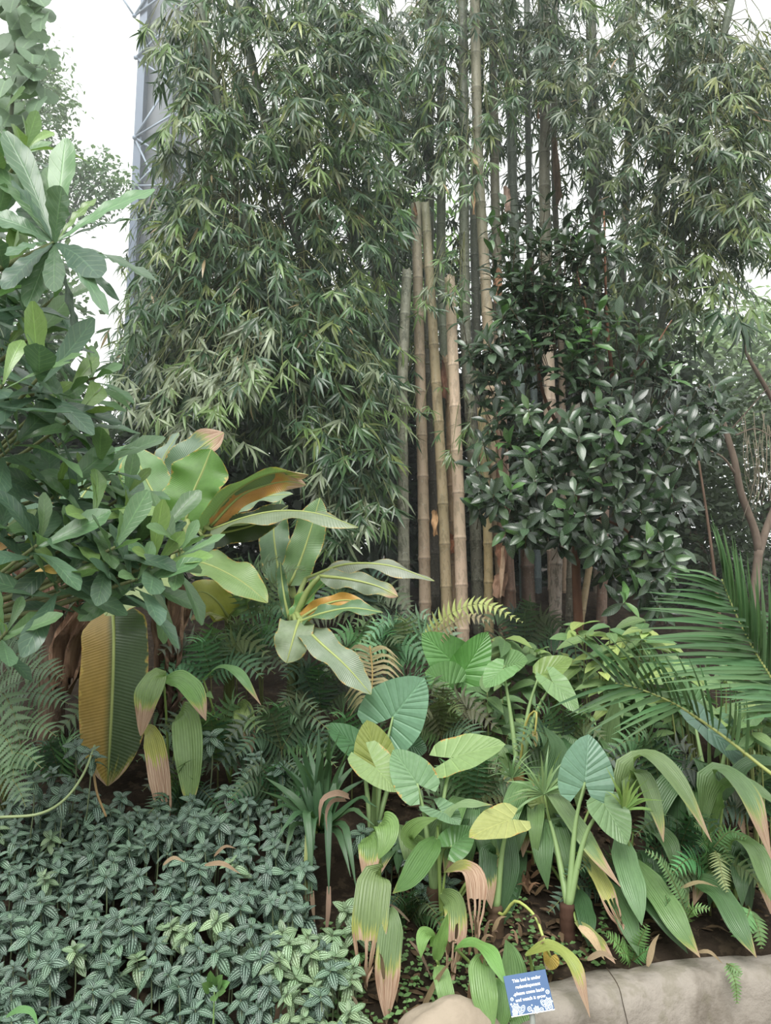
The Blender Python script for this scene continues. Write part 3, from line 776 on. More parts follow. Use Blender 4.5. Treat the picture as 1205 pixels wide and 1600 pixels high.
# ------------------------------------------------------------------ glossy dark-leaved tree
rf = np.random.default_rng(17)
FT = [small_leaf(1, .2, p_ellip, 5, 2, d, f, .02) for d, f in ((.1, .25), (.3, .2), (.5, .3))]
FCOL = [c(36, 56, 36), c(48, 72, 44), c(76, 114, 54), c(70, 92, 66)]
FME = leaf_meshes('leaf', FT, FCOL, M_FIC)
base = gp(905, 5.3)
t = thing('glossy_tree', 'small tree with dark glossy oval leaves in front of the bamboo', 'tree', base)
def stem(name, pts, r0, r1, col, parent, o, mat=None, sides=6, n=14):
    bb = B(); tube(bb, pts, r0, r1, sides, n, col); return part(name, bb.mesh(name, mat or M_BARK, o), parent)
for pts, r0, r1 in [([(905, 1000, 5.3), (900, 850, 5.3), (910, 700, 5.3)], .035, .022), ([(910, 720, 5.3), (955, 620, 5.2), (948, 500, 5.2), (944, 330, 5.2)], .018, .006),
                    ([(910, 720, 5.3), (850, 620, 5.2), (838, 500, 5.15), (826, 380, 5.1)], .016, .005), ([(910, 740, 5.3), (1000, 690, 5.1), (1080, 640, 5.0)], .018, .006),
                    ([(905, 800, 5.3), (980, 830, 5.0), (1010, 900, 4.9)], .014, .005), ([(905, 800, 5.3), (820, 770, 5.1), (770, 790, 5.0)], .014, .005), ([(910, 720, 5.3), (930, 560, 5.5), (890, 380, 5.5)], .014, .005),
                    ([(940, 640, 5.2), (1010, 560, 5.2), (1050, 500, 5.2)], .012, .004)]:
    stem('branch', [at(*p) for p in pts], r0, r1, c(118, 84, 66), t, base)
FZ = [([(740, 560), (800, 420), (880, 420), (960, 430), (1040, 560), (1100, 600), (1130, 650), (1090, 740), (1080, 800), (1060, 930), (960, 930), (940, 850), (800, 860), (745, 780)], 200, (4.7, 5.3)),
      ([(760, 340), (800, 320), (880, 330), (900, 400), (960, 440), (900, 560), (790, 540), (760, 430)], 58, (4.9, 5.4)),
      ([(780, 640), (1080, 620), (1080, 760), (960, 860), (800, 840)], 70, (4.55, 4.9)),
      ([(770, 330), (800, 300), (900, 320), (960, 300), (950, 440), (900, 560), (800, 560), (770, 430)], 34, (4.75, 5.0)), ([(735, 720), (800, 720), (800, 850), (750, 800)], 12, (4.6, 4.8)), ([(960, 800), (1050, 800), (1060, 950), (970, 940)], 24, (4.6, 5.0)),
      ([(1080, 610), (1135, 600), (1130, 680), (1080, 700)], 9, (4.6, 4.8)), ([(720, 480), (780, 480), (780, 600), (720, 600)], 8, (4.8, 5.0))]
lv = []; trunk = at(920, 680, 5.3)
for poly, n, dr in FZ:
    pl = np.array(poly, float); lo, hi = pl.min(0), pl.max(0); k = 0
    while k < n:
        x, y = rf.uniform(lo[0], hi[0]), rf.uniform(lo[1], hi[1])
        if not inside(pl, x, y): continue
        k += 1
        p = at(x, y, rf.uniform(*dr)); ax = nz(nz(p - trunk) * .6 + np.array([rf.normal(0, .3), -.5, .7]))
        s = nz(cr(ax, (0, 1, .1))); r2 = cr(ax, s); young = rf.uniform() < .22
        a0 = rf.uniform(0, 6); nl = rf.integers(6, 10)
        lv.append(('twig', p - ax * .16 + np.array([0, 0, -.05]), p))
        for i in range(nl):
            a = a0 + i * 2.4; el = math.radians(rf.uniform(25, 45) if i < 2 else rf.uniform(55, 105))
            rad = s * math.cos(a) + r2 * math.sin(a)
            d = ax * math.cos(el) + rad * math.sin(el); nn = ax * math.sin(el) - rad * math.cos(el)
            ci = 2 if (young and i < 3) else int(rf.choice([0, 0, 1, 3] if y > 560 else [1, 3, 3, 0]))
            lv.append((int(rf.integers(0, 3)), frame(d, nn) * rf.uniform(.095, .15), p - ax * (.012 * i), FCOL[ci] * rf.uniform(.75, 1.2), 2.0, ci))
bb = B()
for l in lv:
    if l[0] == 'twig': tube(bb, [l[1], l[2]], .003, .002, 4, 1, c(90, 80, 60))
part('twigs', bb.mesh('twigs', M_BARK, base), t, kind='stuff')
lv = [l for l in lv if l[0] != 'twig']; lv.sort(key=lambda l: l[2][1])
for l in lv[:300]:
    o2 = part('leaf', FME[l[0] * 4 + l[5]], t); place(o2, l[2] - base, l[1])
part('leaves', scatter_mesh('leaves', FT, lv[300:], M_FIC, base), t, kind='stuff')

# ------------------------------------------------------------------ broad-leaved tree coming in from the side
rt = np.random.default_rng(23)
TT = [small_leaf(1, .155, p_obov, 8, 2, d, f, .018, 3) for d, f in ((.08, .22), (.25, .18), (.45, .25), (-.08, .2))]
TCOL = [c(86, 118, 88), c(98, 134, 88), c(74, 104, 82), c(120, 154, 82)]
TME = leaf_meshes('leaf', TT, TCOL, M_TREE)
base = np.array([-2.15, 3.3, float(g(-2.15, 3.3))])
t = thing('broadleaf_tree', 'large broad-leaved tree with whorled paddle leaves reaching in beside the path', 'tree', base)
stem('trunk', [base - (0, 0, .1), base + (.05, 0, 1.2), base + (-.05, 0, 2.6), base + (.1, 0, 4.0)], .09, .05, c(112, 104, 90), t, base, sides=9)
tk = [base + (.05, 0, z) for z in (.7, 1.2, 1.7, 2.2, 2.8, 3.4)]
RO = [(150, 800, 2.9, 11, .23, 3), (245, 880, 2.95, 12, .24, 3), (100, 905, 2.8, 10, .23, 0), (12, 985, 2.7, 9, .17, 1), (65, 585, 2.7, 11, .26, 2), (122, 648, 2.9, 11, .24, 0), (160, 716, 3.1, 10, .24, 1), (30, 690, 2.75, 11, .25, 2),
      (195, 815, 3.15, 9, .24, 0), (90, 770, 3.0, 10, .24, 2), (15, 480, 3.2, 9, .24, 2), (60, 520, 3.0, 9, .22, 0), (110, 850, 2.9, 9, .22, 2), (5, 600, 2.6, 10, .26, 2), (30, 770, 3.1, 9, .24, 2), (-10, 350, 3.0, 10, .28, 0),
      (45, 230, 3.15, 10, .2, 3), (0, 260, 3.3, 9, .24, 1), (85, 465, 3.3, 8, .2, 2), (130, 760, 3.3, 9, .22, 1), (200, 770, 3.3, 9, .2, 1), (60, 640, 3.2, 10, .24, 2), (10, 540, 3.1, 9, .24, 2), (100, 690, 3.3, 9, .22, 1), (215, 850, 3.2, 9, .2, 2),
      (30, 880, 3.1, 8, .2, 2), (165, 890, 3.1, 8, .2, 2), (0, 830, 2.8, 9, .22, 2), (150, 590, 3.4, 8, .2, 1), (110, 610, 3.3, 8, .22, 1)]
def add_leaf(L0, Rm, p, ci):
    o2 = part('leaf', TME[L0 * 4 + ci], t); place(o2, p - base, Rm)
RO += [(-15, 300, 3.1, 10, .26, 0), (15, 425, 2.9, 10, .25, 2), (-25, 480, 2.8, 10, .26, 2), (285, 858, 3.0, 9, .2, 1), (215, 905, 2.85, 9, .22, 2), (180, 855, 2.8, 9, .22, 0), (250, 830, 3.2, 9, .22, 1), (60, 850, 2.7, 9, .24, 2), (130, 930, 2.95, 8, .2, 2)]
for (x, y, Yd, nl, L, ci) in RO:
    L *= 1.12
    p = at(x, y, Yd); root = min(tk, key=lambda q: np.linalg.norm(q - (p - (.3, 0, .35))))
    stem('branch', [root, root * .45 + p * .55 + (0, 0, -.05), p], .016, .006, c(104, 112, 78), t, base, M_BARK)
    ax = nz(np.array([.55 + rt.normal(0, .2), -.35 + rt.normal(0, .2), .75 + rt.normal(0, .15)])); s = nz(cr(ax, (0, 1, .1))); r2 = cr(ax, s); a0 = rt.uniform(0, 6)
    for i in range(nl):
        a = a0 + i * 2.4; el = math.radians(22 + 8.5 * i + rt.normal(0, 8)); rad = s * math.cos(a) + r2 * math.sin(a)
        d = ax * math.cos(el) + rad * math.sin(el); nn = ax * math.sin(el) - rad * math.cos(el)
        cc = ci if i > 2 else (3 if ci == 3 or rt.uniform() < .3 else 1)
        if cc == 3 and i > 4: cc = 1
        if rt.uniform() < .3 and i > 3: cc = int(rt.choice([0, 2]))
        add_leaf(int(rt.integers(0, 4)), frame(d, nn) * L * (.62 if i < 2 else rt.uniform(.85, 1.12)), p - ax * .012 * i, cc)
# the big whorl against the sky, leaf by leaf
cen = (85, 380); p0 = at(85, 380, 2.8)
stem('branch', [tk[4], at(-60, 440, 2.9), at(20, 410, 2.85), p0], .018, .010, c(104, 112, 78), t, base)
for (tx, ty, Yd, w, ci, up) in [(103, 216, 2.88, .052, 1, (0, -1, .2)), (97, 292, 2.66, .058, 0, (.1, -1, .3)), (8, 205, 2.9, .05, 0, (.3, -1, .6)), (18, 282, 2.7, .03, 2, (.6, -.6, .8)), (242, 296, 2.95, .042, 1, (-.1, -1, .5)),
                                (222, 341, 3.05, .026, 0, (0, -.6, 1)), (156, 434, 2.6, .06, 2, (.2, -1, .3)), (246, 440, 2.65, .036, 0, (.1, -.5, 1)), (168, 492, 2.5, .028, 0, (.3, -.5, 1)), (84, 456, 2.55, .036, 0, (.3, -1, .2)),
                                (12, 400, 2.5, .036, 0, (0, -.6, 1)), (186, 470, 2.85, .018, 2, (.3, -1, .3)), (120, 528, 2.75, .018, 2, (.9, -.5, .2)), (72, 262, 2.95, .04, 1, (0, -1, .2)), (-20, 335, 2.75, .045, 0, (.2, -1, .5)), (5, 452, 2.6, .04, 2, (.2, -.8, .7)), (42, 480, 2.65, .038, 0, (.3, -1, .3)), (-10, 262, 2.95, .045, 1, (.3, -1, .4)), (150, 345, 2.98, .016, 0, (0, -1, .5)), (205, 420, 2.9, .02, 2, (.1, -.6, 1)), (30, 325, 2.95, .04, 2, (.4, -1, .3)), (150, 310, 2.9, .02, 3, (0, -1, .5))]:
    tip = at(tx, ty, Yd); d = tip - p0; mid = p0 + d * .5 + np.array([0, 0, .05 * np.linalg.norm(d)])
    V, F, U = ribbon([p0, mid, tip], w, p_obov, up=up, n=14, m=2, fold=.15, wave=.008, wf=4)
    part('leaf', B().add(V, F, U, TCOL[ci] * rt.uniform(.9, 1.15)).mesh('leaf', M_TREE, base), t)
V, F, U = ribbon([at(55, 893, 2.75), at(75, 888, 2.72), at(96, 893, 2.7)], .018, p_obov, up=(0, -1, .3), n=8, m=2)
part('leaf', B().add(V, F, U, c(196, 160, 70)).mesh('leaf', M_TREE, base), t, label='yellowed leaf')
V, F, U = ribbon([at(-20, 868, 2.8), at(0, 852, 2.8), at(16, 836, 2.8)], .03, p_obov, up=(0, -1, .3), n=8, m=2)
part('leaf', B().add(V, F, U, c(206, 156, 56)).mesh('leaf', M_TREE, base), t, label='yellowed leaf')

# ------------------------------------------------------------------ heart-shaped blades (elephant ears and vine)
def heart(A, T, W, up, droop=.12, cup=.12, wav=.02, nr=14, m=4, lobe=.38, tear=0):
    A = np.asarray(A, float); d = np.asarray(T, float) - A; L = np.linalg.norm(d)
    R = frame(d, up); V = []; U = []; F = []; w = W / L
    ph = (A[0] * 37) % 6
    for s in (-1, 1):
        off = len(V)
        for i in range(nr + 1):
            tt = i / nr; y = -lobe + (1 + lobe) * tt
            xo = w * max(.0, .46 * (1 - tt) ** 6 + math.sin(math.pi * tt ** .74) ** .66)
            xi = 0 if y >= 0 else w * .46 * (-y / lobe) ** 1.15
            xo = max(xo, xi + .004)
            for j in range(m + 1):
                x = xi + (xo - xi) * j / m
                z = -droop * y * abs(y) + cup * x * x / w + wav * math.sin(11 * y + ph + s) * (x / w) ** 2
                V.append((s * x, y, z)); U.append((s * x / w, y))
        for i in range(nr):
            for j in range(m):
                a = off + i * (m + 1) + j; f = (a, a + 1, a + m + 2, a + m + 1)
                F.append(f if s > 0 else f[::-1])
    V = A + (np.array(V) * L) @ R.T
    return V, F, np.array(U)

def elephant_ear(label, basep, leaves, trunk_h=.10, trunk_col=(84, 68, 54), group='elephant ear plants'):
    base = gp(*basep); t = thing('elephant_ear', label, 'plant', base, group)
    hs = np.linspace(-.05, trunk_h, 14); q_ = np.random.default_rng(int(basep[0]))
    bb = B(); tube(bb, [base + (.006 * math.sin(9 * h + basep[0]), 0, h) for h in hs], 0, 0, 10, None, c(*trunk_col), radii=[(.032 - .02 * max(0, h)) * (1 + (.07 if i % 4 == 0 else 0) + q_.normal(0, .07)) for i, h in enumerate(hs)]); part('trunk', bb.mesh('trunk', M_BARK, base), t)
    top = base + np.array([0, 0, trunk_h * .9])
    for lf in leaves:
        (ax, ay, ad), (tx, ty, td), wpx, up, col = lf[:5]; opt = lf[5] if len(lf) > 5 else {}
        A = at(ax, ay, ad); T = at(tx, ty, td)
        W = wpx * ad / FPX
        V, F, U = heart(A, T, W, up, **{k: v for k, v in opt.items() if k in ('droop', 'cup', 'wav', 'lobe')})
        l = part('leaf', B().add(V, F, U, c(*col), opt.get('dry', 2.0)).mesh('leaf', M_ALOE if opt.get('edge') else M_ALO, base), t)
        via = opt.get('via'); mid = [at(*v) for v in via] if via else [top * .5 + A * .5 + np.array([0, .02, .06])]
        bb = B(); tube(bb, [top] + mid + [A], opt.get('pr', .017), .005, 7, 14, c(*opt.get('pet', (122, 146, 96)))); part('petiole', bb.mesh('petiole', M_STEM, base), t)
    return t
FRONT = (0, -1, .25)
elephant_ear('elephant ear with one huge upright round leaf and yellow-veined leaf', (582, 3.75), [
    ((614, 1120, 3.9), (661, 1060, 3.85), 50, (-.1, -1, .35), (112, 158, 122), dict(lobe=.55, cup=.2)),
    ((590, 1203, 3.75), (574, 1126, 3.75), 31, (.1, -1, .0), (146, 164, 78), dict(lobe=.12, cup=.25, pet=(150, 165, 100))),
    ((560, 1168, 3.9), (513, 1130, 3.85), 24, (-.3, -.7, .8), (84, 134, 86), {}),
    ((588, 1200, 3.5), (620, 1234, 3.42), 30, (-.1, -.8, 1), (138, 168, 104), dict(lobe=.9, edge=1)),
    ((640, 1165, 4.0), (668, 1172, 4.0), 18, (0, -1, .2), (98, 140, 104), {})])
elephant_ear('elephant ear with a wide flat yellow-edged leaf held over the others', (678, 3.4), [
    ((652, 1224, 3.45), (614, 1170, 3.5), 32, (-.3, -.8, .7), (128, 164, 116), dict(edge=1, lobe=.42)),
    ((706, 1184, 3.55), (788, 1160, 3.45), 36, (.0, -.75, .9), (152, 178, 112), dict(edge=1, lobe=.45, droop=.05)),
    ((690, 1268, 3.4), (718, 1284, 3.3), 24, (.2, -.7, .9), (120, 158, 118), dict(lobe=.8)),
    ((706, 1322, 3.35), (742, 1292, 3.4), 23, (.3, -.8, .6), (86, 142, 78), {})])
elephant_ear('elephant ear with a yellow leaf scorched brown around the edge', (776, 3.3), [
    ((800, 1280, 3.3), (737, 1300, 3.15), 28, (.0, -.8, .9), (182, 186, 110), dict(edge=1, dry=.95, lobe=.3)),
    ((790, 1390, 3.4), (764, 1420, 3.3), 20, (0, -1, .4), (76, 124, 72), {}),
    ((860, 1495, 3.05), (856, 1512, 2.98), 15, (0, -1, .2), (196, 160, 56), dict(dry=.8, lobe=.6, via=[(786, 1430, 3.25), (806, 1408, 3.2), (835, 1430, 3.12), (848, 1462, 3.06)], pet=(160, 170, 96), pr=.007))])
elephant_ear('elephant ear with a blue-green upright leaf standing behind the concrete wall', (890, 3.3), [
    ((914, 1222, 3.35), (922, 1147, 3.38), 41, (.0, -1, .15), (118, 160, 130), dict(lobe=.45, cup=.18)),
    ((944, 1256, 3.3), (982, 1316, 3.2), 30, (.2, -1, .5), (128, 164, 112), dict(lobe=.25)),
    ((852, 1262, 3.6), (820, 1240, 3.55), 20, (0, -.8, .6), (150, 168, 92), {})], .13, (70, 50, 40))
elephant_ear('elephant ear with bright fresh leaves at the bamboo foot', (700, 4.6), [
    ((714, 1040, 4.6), (662, 990, 4.55), 34, (-.2, -1, .3), (110, 166, 84), dict(cup=.25)),
    ((724, 1052, 4.5), (765, 988, 4.5), 30, (.3, -1, .2), (92, 158, 66), dict(cup=.3)),
    ((700, 1068, 4.4), (668, 1050, 4.3), 34, (-.1, -1, .4), (108, 158, 88), dict(lobe=.7)),
    ((790, 1040, 4.6), (822, 1030, 4.5), 26, (.1, -.9, .6), (128, 170, 104), {})])
elephant_ear('elephant ear with yellow stalk base and a ribbed lime leaf', (812, 4.0), [
    ((842, 1056, 4.1), (892, 1026, 4.05), 22, (.2, -.7, .7), (124, 156, 78), dict(lobe=.1)),
    ((864, 1066, 4.0), (906, 1110, 3.9), 22, (.1, -.8, .8), (128, 164, 104), dict(lobe=.45)),
    ((786, 1045, 4.1), (758, 1070, 4.0), 22, (-.2, -.8, .8), (126, 166, 100), {}),
    ((836, 1148, 3.9), (838, 1166, 3.86), 4, (0, -1, .3), (152, 142, 84), dict(via=[(822, 1130, 3.95), (838, 1112, 3.92)], pet=(152, 146, 80), pr=.007))], .2, (112, 92, 56))
elephant_ear('elephant ear with a dark blue-grey ragged leaf under the palm frond', (1120, 3.9), [
    ((1108, 1140, 3.7), (1174, 1200, 3.6), 30, (.4, -.8, .9), (92, 128, 110), dict(lobe=.7)),
    ((1150, 1120, 3.9), (1190, 1150, 3.8), 26, (.2, -.9, .6), (98, 138, 98), {}),
    ((1080, 1100, 4.1), (1050, 1060, 4.1), 26, (0, -1, .5), (102, 144, 90), {})])

# climbing vine high up
base = gp(-40, 5.2); t = thing('climbing_vine', 'climbing vine with pale heart leaves hanging against the sky', 'vine', base)
q = np.random.default_rng(31)
stem('stem', [base, at(-10, 500, 5.2), at(20, 150, 5.2), at(30, -60, 5.2)], .02, .012, c(110, 120, 100), t, base)
for k in range(75):
    x, y = q.uniform(-30, 78), q.uniform(-30, 215)
    if x + y * .12 > 88: continue
    A = at(x, y, 5.2 + q.uniform(-.25, .25)); T = A + np.array([q.normal(0, .05), -.06, -.15 * q.uniform(.7, 1.2)])
    V, F, U = heart(A, T, .095 * q.uniform(.8, 1.2), (q.normal(0, .6), -1, .4 + q.normal(0, .4)), nr=10, m=3, lobe=.2)
    part('leaf', B().add(V, F, U, c(122, 150, 122) * q.uniform(.8, 1.15)).mesh('leaf', M_SOFT, base), t)

# ------------------------------------------------------------------ banana plants
def banana_leaf(t, base, pts, wpx, col, up=(0, -.7, 1), fold=.12, dry=2.0, roll=0., wave=.02, petiole=None, edge=True, col2=None, label=None):
    P = [at(*p) for p in pts]; W = wpx * pts[len(pts) // 2][2] / FPX
    V, F, U = ribbon(P, W, p_banana, up=up, n=24, m=4, fold=fold, wave=wave, wf=2.6, wp=pts[0][0] * .1, roll=roll)
    K = np.tile(c(*col), (len(V), 1))
    if col2 is not None: K[U[:, 0] > .02] = c(*col2)
    o = part('leaf', B().add(V, F, U, K, dry).mesh('leaf', M_BAN, base), t, label=label)
    if petiole is not None:
        bb = B(); tube(bb, [np.asarray(petiole, float), (np.asarray(petiole) + P[0]) / 2 + (0, 0, .04), P[0]], .022, .012, 8, 8, c(128, 142, 84)); part('petiole', bb.mesh('petiole', M_STEM, base), t)
    bb = B(); tube(bb, spline(P, 12), .010, .002, 6, None, c(150, 162, 98)); part('midrib', bb.mesh('midrib', M_STEM, base), o)
    return o

def pseudostem(t, base, top, r, col=(104, 84, 66)):
    bb = B(); tube(bb, [base - (0, 0, .06), (base + top) / 2 + (.01, 0, 0), top], r, r * .6, 12, 12, c(*col) * .42); part('pseudostem', bb.mesh('pseudostem', M_HUSK, base), t)

def dry_drape(t, base, pts, wpx, col, seed, sub=5):
    """a dead leaf hanging crumpled: a strongly rippled ribbon"""
    q = np.random.default_rng(seed); P = spline([at(*p) for p in pts], 18); Yd = pts[0][2]; W = wpx * Yd / FPX
    V = []; U = []; m = 12; ph = q.uniform(0, 6, 4)
    for i in range(19):
        v = i / 18; w = W * (.25 + .75 * math.sin(math.pi * min(1, v * .8 + .18)) ** .6)
        for j in range(m + 1):
            u = j / m * 2 - 1
            fold_ = .045 * math.sin(7 * u + ph[0] + 3 * v) + .03 * math.sin(15 * u + ph[1] - 4 * v) + .014 * math.sin(23 * u + 19 * v)
            V.append(P[i] + np.array([u * w + .012 * math.sin(9 * v + ph[2]), fold_ * (.4 + v), .02 * math.sin(8 * u + ph[3]) * v + (.04 * math.sin(11 * u + ph[1]) if i == 18 else 0)])); U.append((u, v))
    part('dead_leaf', B().add(V, grid_faces(19, m + 1), U, c(*col)).mesh('dead_leaf', M_HUSK, base), t, label='crumpled dead brown leaf')

base = gp(255, 4.55); t = thing('banana_plant', 'tall banana plant with orange-edged leaves and a huge yellow hanging leaf', 'banana plant', base, 'banana plants')
top = at(282, 862, 4.5); pseudostem(t, base, at(268, 930, 4.5), .075)
pseudo_top = at(275, 880, 4.5)
bb = B(); tube(bb, [at(268, 935, 4.5), pseudo_top, at(300, 820, 4.5)], .05, .02, 10, 10, c(128, 132, 84)); part('leaf_sheath', bb.mesh('leaf_sheath', M_STEM, base), t)
pt = at(296, 835, 4.5)
banana_leaf(t, base, [(176, 945, 4.2), (178, 1000, 4.12), (175, 1100, 4.1), (168, 1228, 4.12)], 52, (74, 100, 62), up=(0, -1, .05), fold=-.06, col2=(172, 146, 58), petiole=at(262, 890, 4.45), wave=.01, dry=.99, label='huge hanging leaf, yellow on one half')
banana_leaf(t, base, [(260, 895, 4.35), (220, 910, 4.15), (185, 935, 4.05), (165, 962, 4.0)], 40, (168, 190, 128), up=(.2, -1, .6), petiole=pt)
banana_leaf(t, base, [(284, 872, 4.45), (330, 884, 4.25), (380, 910, 4.1), (418, 942, 4.05)], 33, (136, 170, 104), up=(.3, -.9, .7), petiole=pt, dry=1.06)
banana_leaf(t, base, [(290, 815, 4.55), (302, 770, 4.55), (316, 738, 4.55), (330, 702, 4.55)], 48, (82, 138, 44), up=(-.2, -1, .1), petiole=pt, wave=.03)
banana_leaf(t, base, [(270, 815, 4.65), (240, 770, 4.7), (222, 735, 4.75), (208, 700, 4.8)], 36, (94, 144, 76), up=(.2, -1, .2), petiole=pt)
banana_leaf(t, base, [(262, 770, 4.9), (290, 720, 4.9), (318, 696, 4.9), (350, 676, 4.9)], 30, (100, 132, 98), up=(.1, -1, .5), dry=.8, petiole=pt)
banana_leaf(t, base, [(240, 760, 5.0), (256, 715, 5.0), (280, 676, 5.0)], 20, (140, 164, 144), up=(-.5, -.8, .5), petiole=pt)
banana_leaf(t, base, [(318, 832, 4.45), (352, 782, 4.35), (400, 748, 4.25), (445, 737, 4.2), (482, 742, 4.15)], 24, (112, 140, 92), up=(.1, .5, 1), fold=-.5, petiole=pt, dry=.9)
banana_leaf(t, base, [(330, 822, 4.42), (372, 778, 4.33), (410, 760, 4.27), (450, 752, 4.22), (478, 758, 4.2)], 18, (196, 140, 44), up=(0, -1, -.1), fold=.1, dry=.86, label='orange drying leaf')
banana_leaf(t, base, [(330, 828, 4.4), (385, 808, 4.2), (440, 798, 4.1), (500, 803, 4.0), (560, 824, 3.95)], 27, (134, 150, 122), up=(.1, -.5, 1), fold=-.35, petiole=pt, dry=1.1)
banana_leaf(t, base, [(318, 838, 4.45), (370, 828, 4.35), (410, 815, 4.3), (450, 790, 4.3)], 24, (56, 78, 44), up=(.1, -1, .2), petiole=pt)
banana_leaf(t, base, [(345, 815, 4.6), (385, 785, 4.6), (420, 775, 4.6), (458, 772, 4.6)], 17, (136, 158, 124), up=(0, -.8, .7), petiole=pt)
dry_drape(t, base, [(262, 900, 4.35), (266, 960, 4.32), (264, 1010, 4.3), (262, 1062, 4.3)], 26, (112, 92, 76), 1)
dry_drape(t, base, [(285, 905, 4.4), (280, 950, 4.36), (275, 1000, 4.34), (272, 1040, 4.33)], 16, (128, 106, 86), 2)
dry_drape(t, base, [(158, 930, 4.4), (128, 965, 4.36), (108, 1005, 4.34), (98, 1072, 4.3)], 30, (122, 98, 80), 3)
dry_drape(t, base, [(262, 1050, 4.3), (264, 1080, 4.3), (262, 1118, 4.3)], 20, (100, 82, 70), 6)

base = gp(80, 4.7); t = thing('banana_plant', 'shaded banana plant with a blue-green leaf behind the broad-leaved tree', 'banana plant', base, 'banana plants')
pseudostem(t, base, at(82, 860, 4.7), .08, (128, 108, 90)); pt = at(82, 850, 4.7)
banana_leaf(t, base, [(82, 850, 4.6), (70, 825, 4.5), (30, 795, 4.35), (-40, 770, 4.2)], 40, (116, 148, 128), up=(-.1, -1, .6), petiole=pt)
banana_leaf(t, base, [(90, 840, 4.8), (140, 760, 4.9), (190, 715, 5.0), (230, 690, 5.1)], 30, (96, 136, 92), up=(0, -.8, .7), petiole=pt)
dry_drape(t, base, [(78, 860, 4.5), (76, 900, 4.48), (78, 935, 4.46), (82, 965, 4.45)], 24, (150, 122, 104), 4)
dry_drape(t, base, [(30, 850, 4.5), (26, 880, 4.5), (22, 910, 4.5), (20, 945, 4.5)], 15, (158, 128, 112), 5)

base = gp(448, 4.25); t = thing('banana_plant', 'young banana plant with grey-green drooping leaves before the bamboo', 'banana plant', base, 'banana plants')
pt = at(458, 975, 4.2); pseudostem(t, base, pt, .04, (104, 118, 76))
banana_leaf(t, base, [(478, 904, 4.3), (540, 882, 4.2), (610, 884, 4.1), (679, 908, 4.05)], 17, (146, 154, 136), up=(0, -.7, 1), petiole=pt, dry=1.1, fold=-.25)
banana_leaf(t, base, [(500, 900, 4.15), (545, 905, 4.08), (590, 916, 4.04), (622, 932, 4.0)], 16, (132, 146, 120), up=(0, -1, .5), dry=.92, fold=-.2, petiole=pt)
banana_leaf(t, base, [(464, 970, 4.15), (500, 948, 4.1), (535, 938, 4.05), (570, 941, 4.0)], 12, (200, 150, 40), up=(0, -1, .2), petiole=pt, label='orange-yellow leaf', dry=1.0)
banana_leaf(t, base, [(462, 974, 4.1), (505, 958, 4.0), (550, 950, 3.95), (598, 957, 3.9)], 14, (96, 134, 92), up=(0, -.8, .8), petiole=pt)
banana_leaf(t, base, [(456, 968, 4.2), (478, 942, 4.2), (496, 922, 4.2), (514, 903, 4.2)], 13, (114, 160, 84), up=(-.5, -.8, .3), fold=.8, petiole=pt)
banana_leaf(t, base, [(468, 968, 4.1), (462, 985, 4.0), (455, 1010, 3.96), (448, 1036, 3.95)], 28, (142, 160, 124), up=(0, -1, .3), petiole=pt, dry=1.08)
banana_leaf(t, base, [(476, 980, 4.05), (500, 1004, 3.95), (540, 1040, 3.88), (580, 1085, 3.85)], 24, (138, 156, 130), up=(.1, -.9, .7), petiole=pt, dry=1.1)
banana_leaf(t, base, [(452, 968, 4.25), (444, 930, 4.25), (440, 900, 4.3), (438, 878, 4.3)], 8, (84, 122, 84), up=(0, -1, .3), fold=.6, petiole=pt)

base = gp(470, 4.9); t = thing('banana_plant', 'banana sucker with one upright green leaf behind the taller leaves', 'banana plant', base, 'banana plants')
pt = at(460, 935, 4.85); pseudostem(t, base, pt, .04, (100, 116, 76))
banana_leaf(t, base, [(452, 915, 4.8), (468, 880, 4.8), (485, 830, 4.8), (500, 778, 4.8)], 26, (104, 144, 88), up=(-.1, -1, .2), petiole=pt)
banana_leaf(t, base, [(440, 915, 4.85), (432, 870, 4.85), (428, 820, 4.9), (440, 780, 4.9)], 24, (96, 132, 92), up=(.1, -1, .2), petiole=pt)
base = gp(355, 4.75); t = thing('banana_plant', 'yellowing banana sucker beside the tall banana stem', 'banana plant', base, 'banana plants')
pt = at(357, 960, 4.75); pseudostem(t, base, pt, .04, (120, 132, 70))
banana_leaf(t, base, [(357, 965, 4.7), (340, 940, 4.6), (318, 925, 4.55), (295, 930, 4.5)], 24, (168, 176, 76), up=(0, -1, .4), petiole=pt)
banana_leaf(t, base, [(357, 970, 4.7), (335, 960, 4.6), (315, 962, 4.55), (298, 970, 4.5)], 9, (190, 186, 140), up=(0, -.8, .8), petiole=pt, dry=.8)
banana_leaf(t, base, [(360, 960, 4.7), (380, 935, 4.65), (395, 915, 4.6), (405, 890, 4.6)], 16, (120, 152, 80), up=(0, -1, .4), petiole=pt)

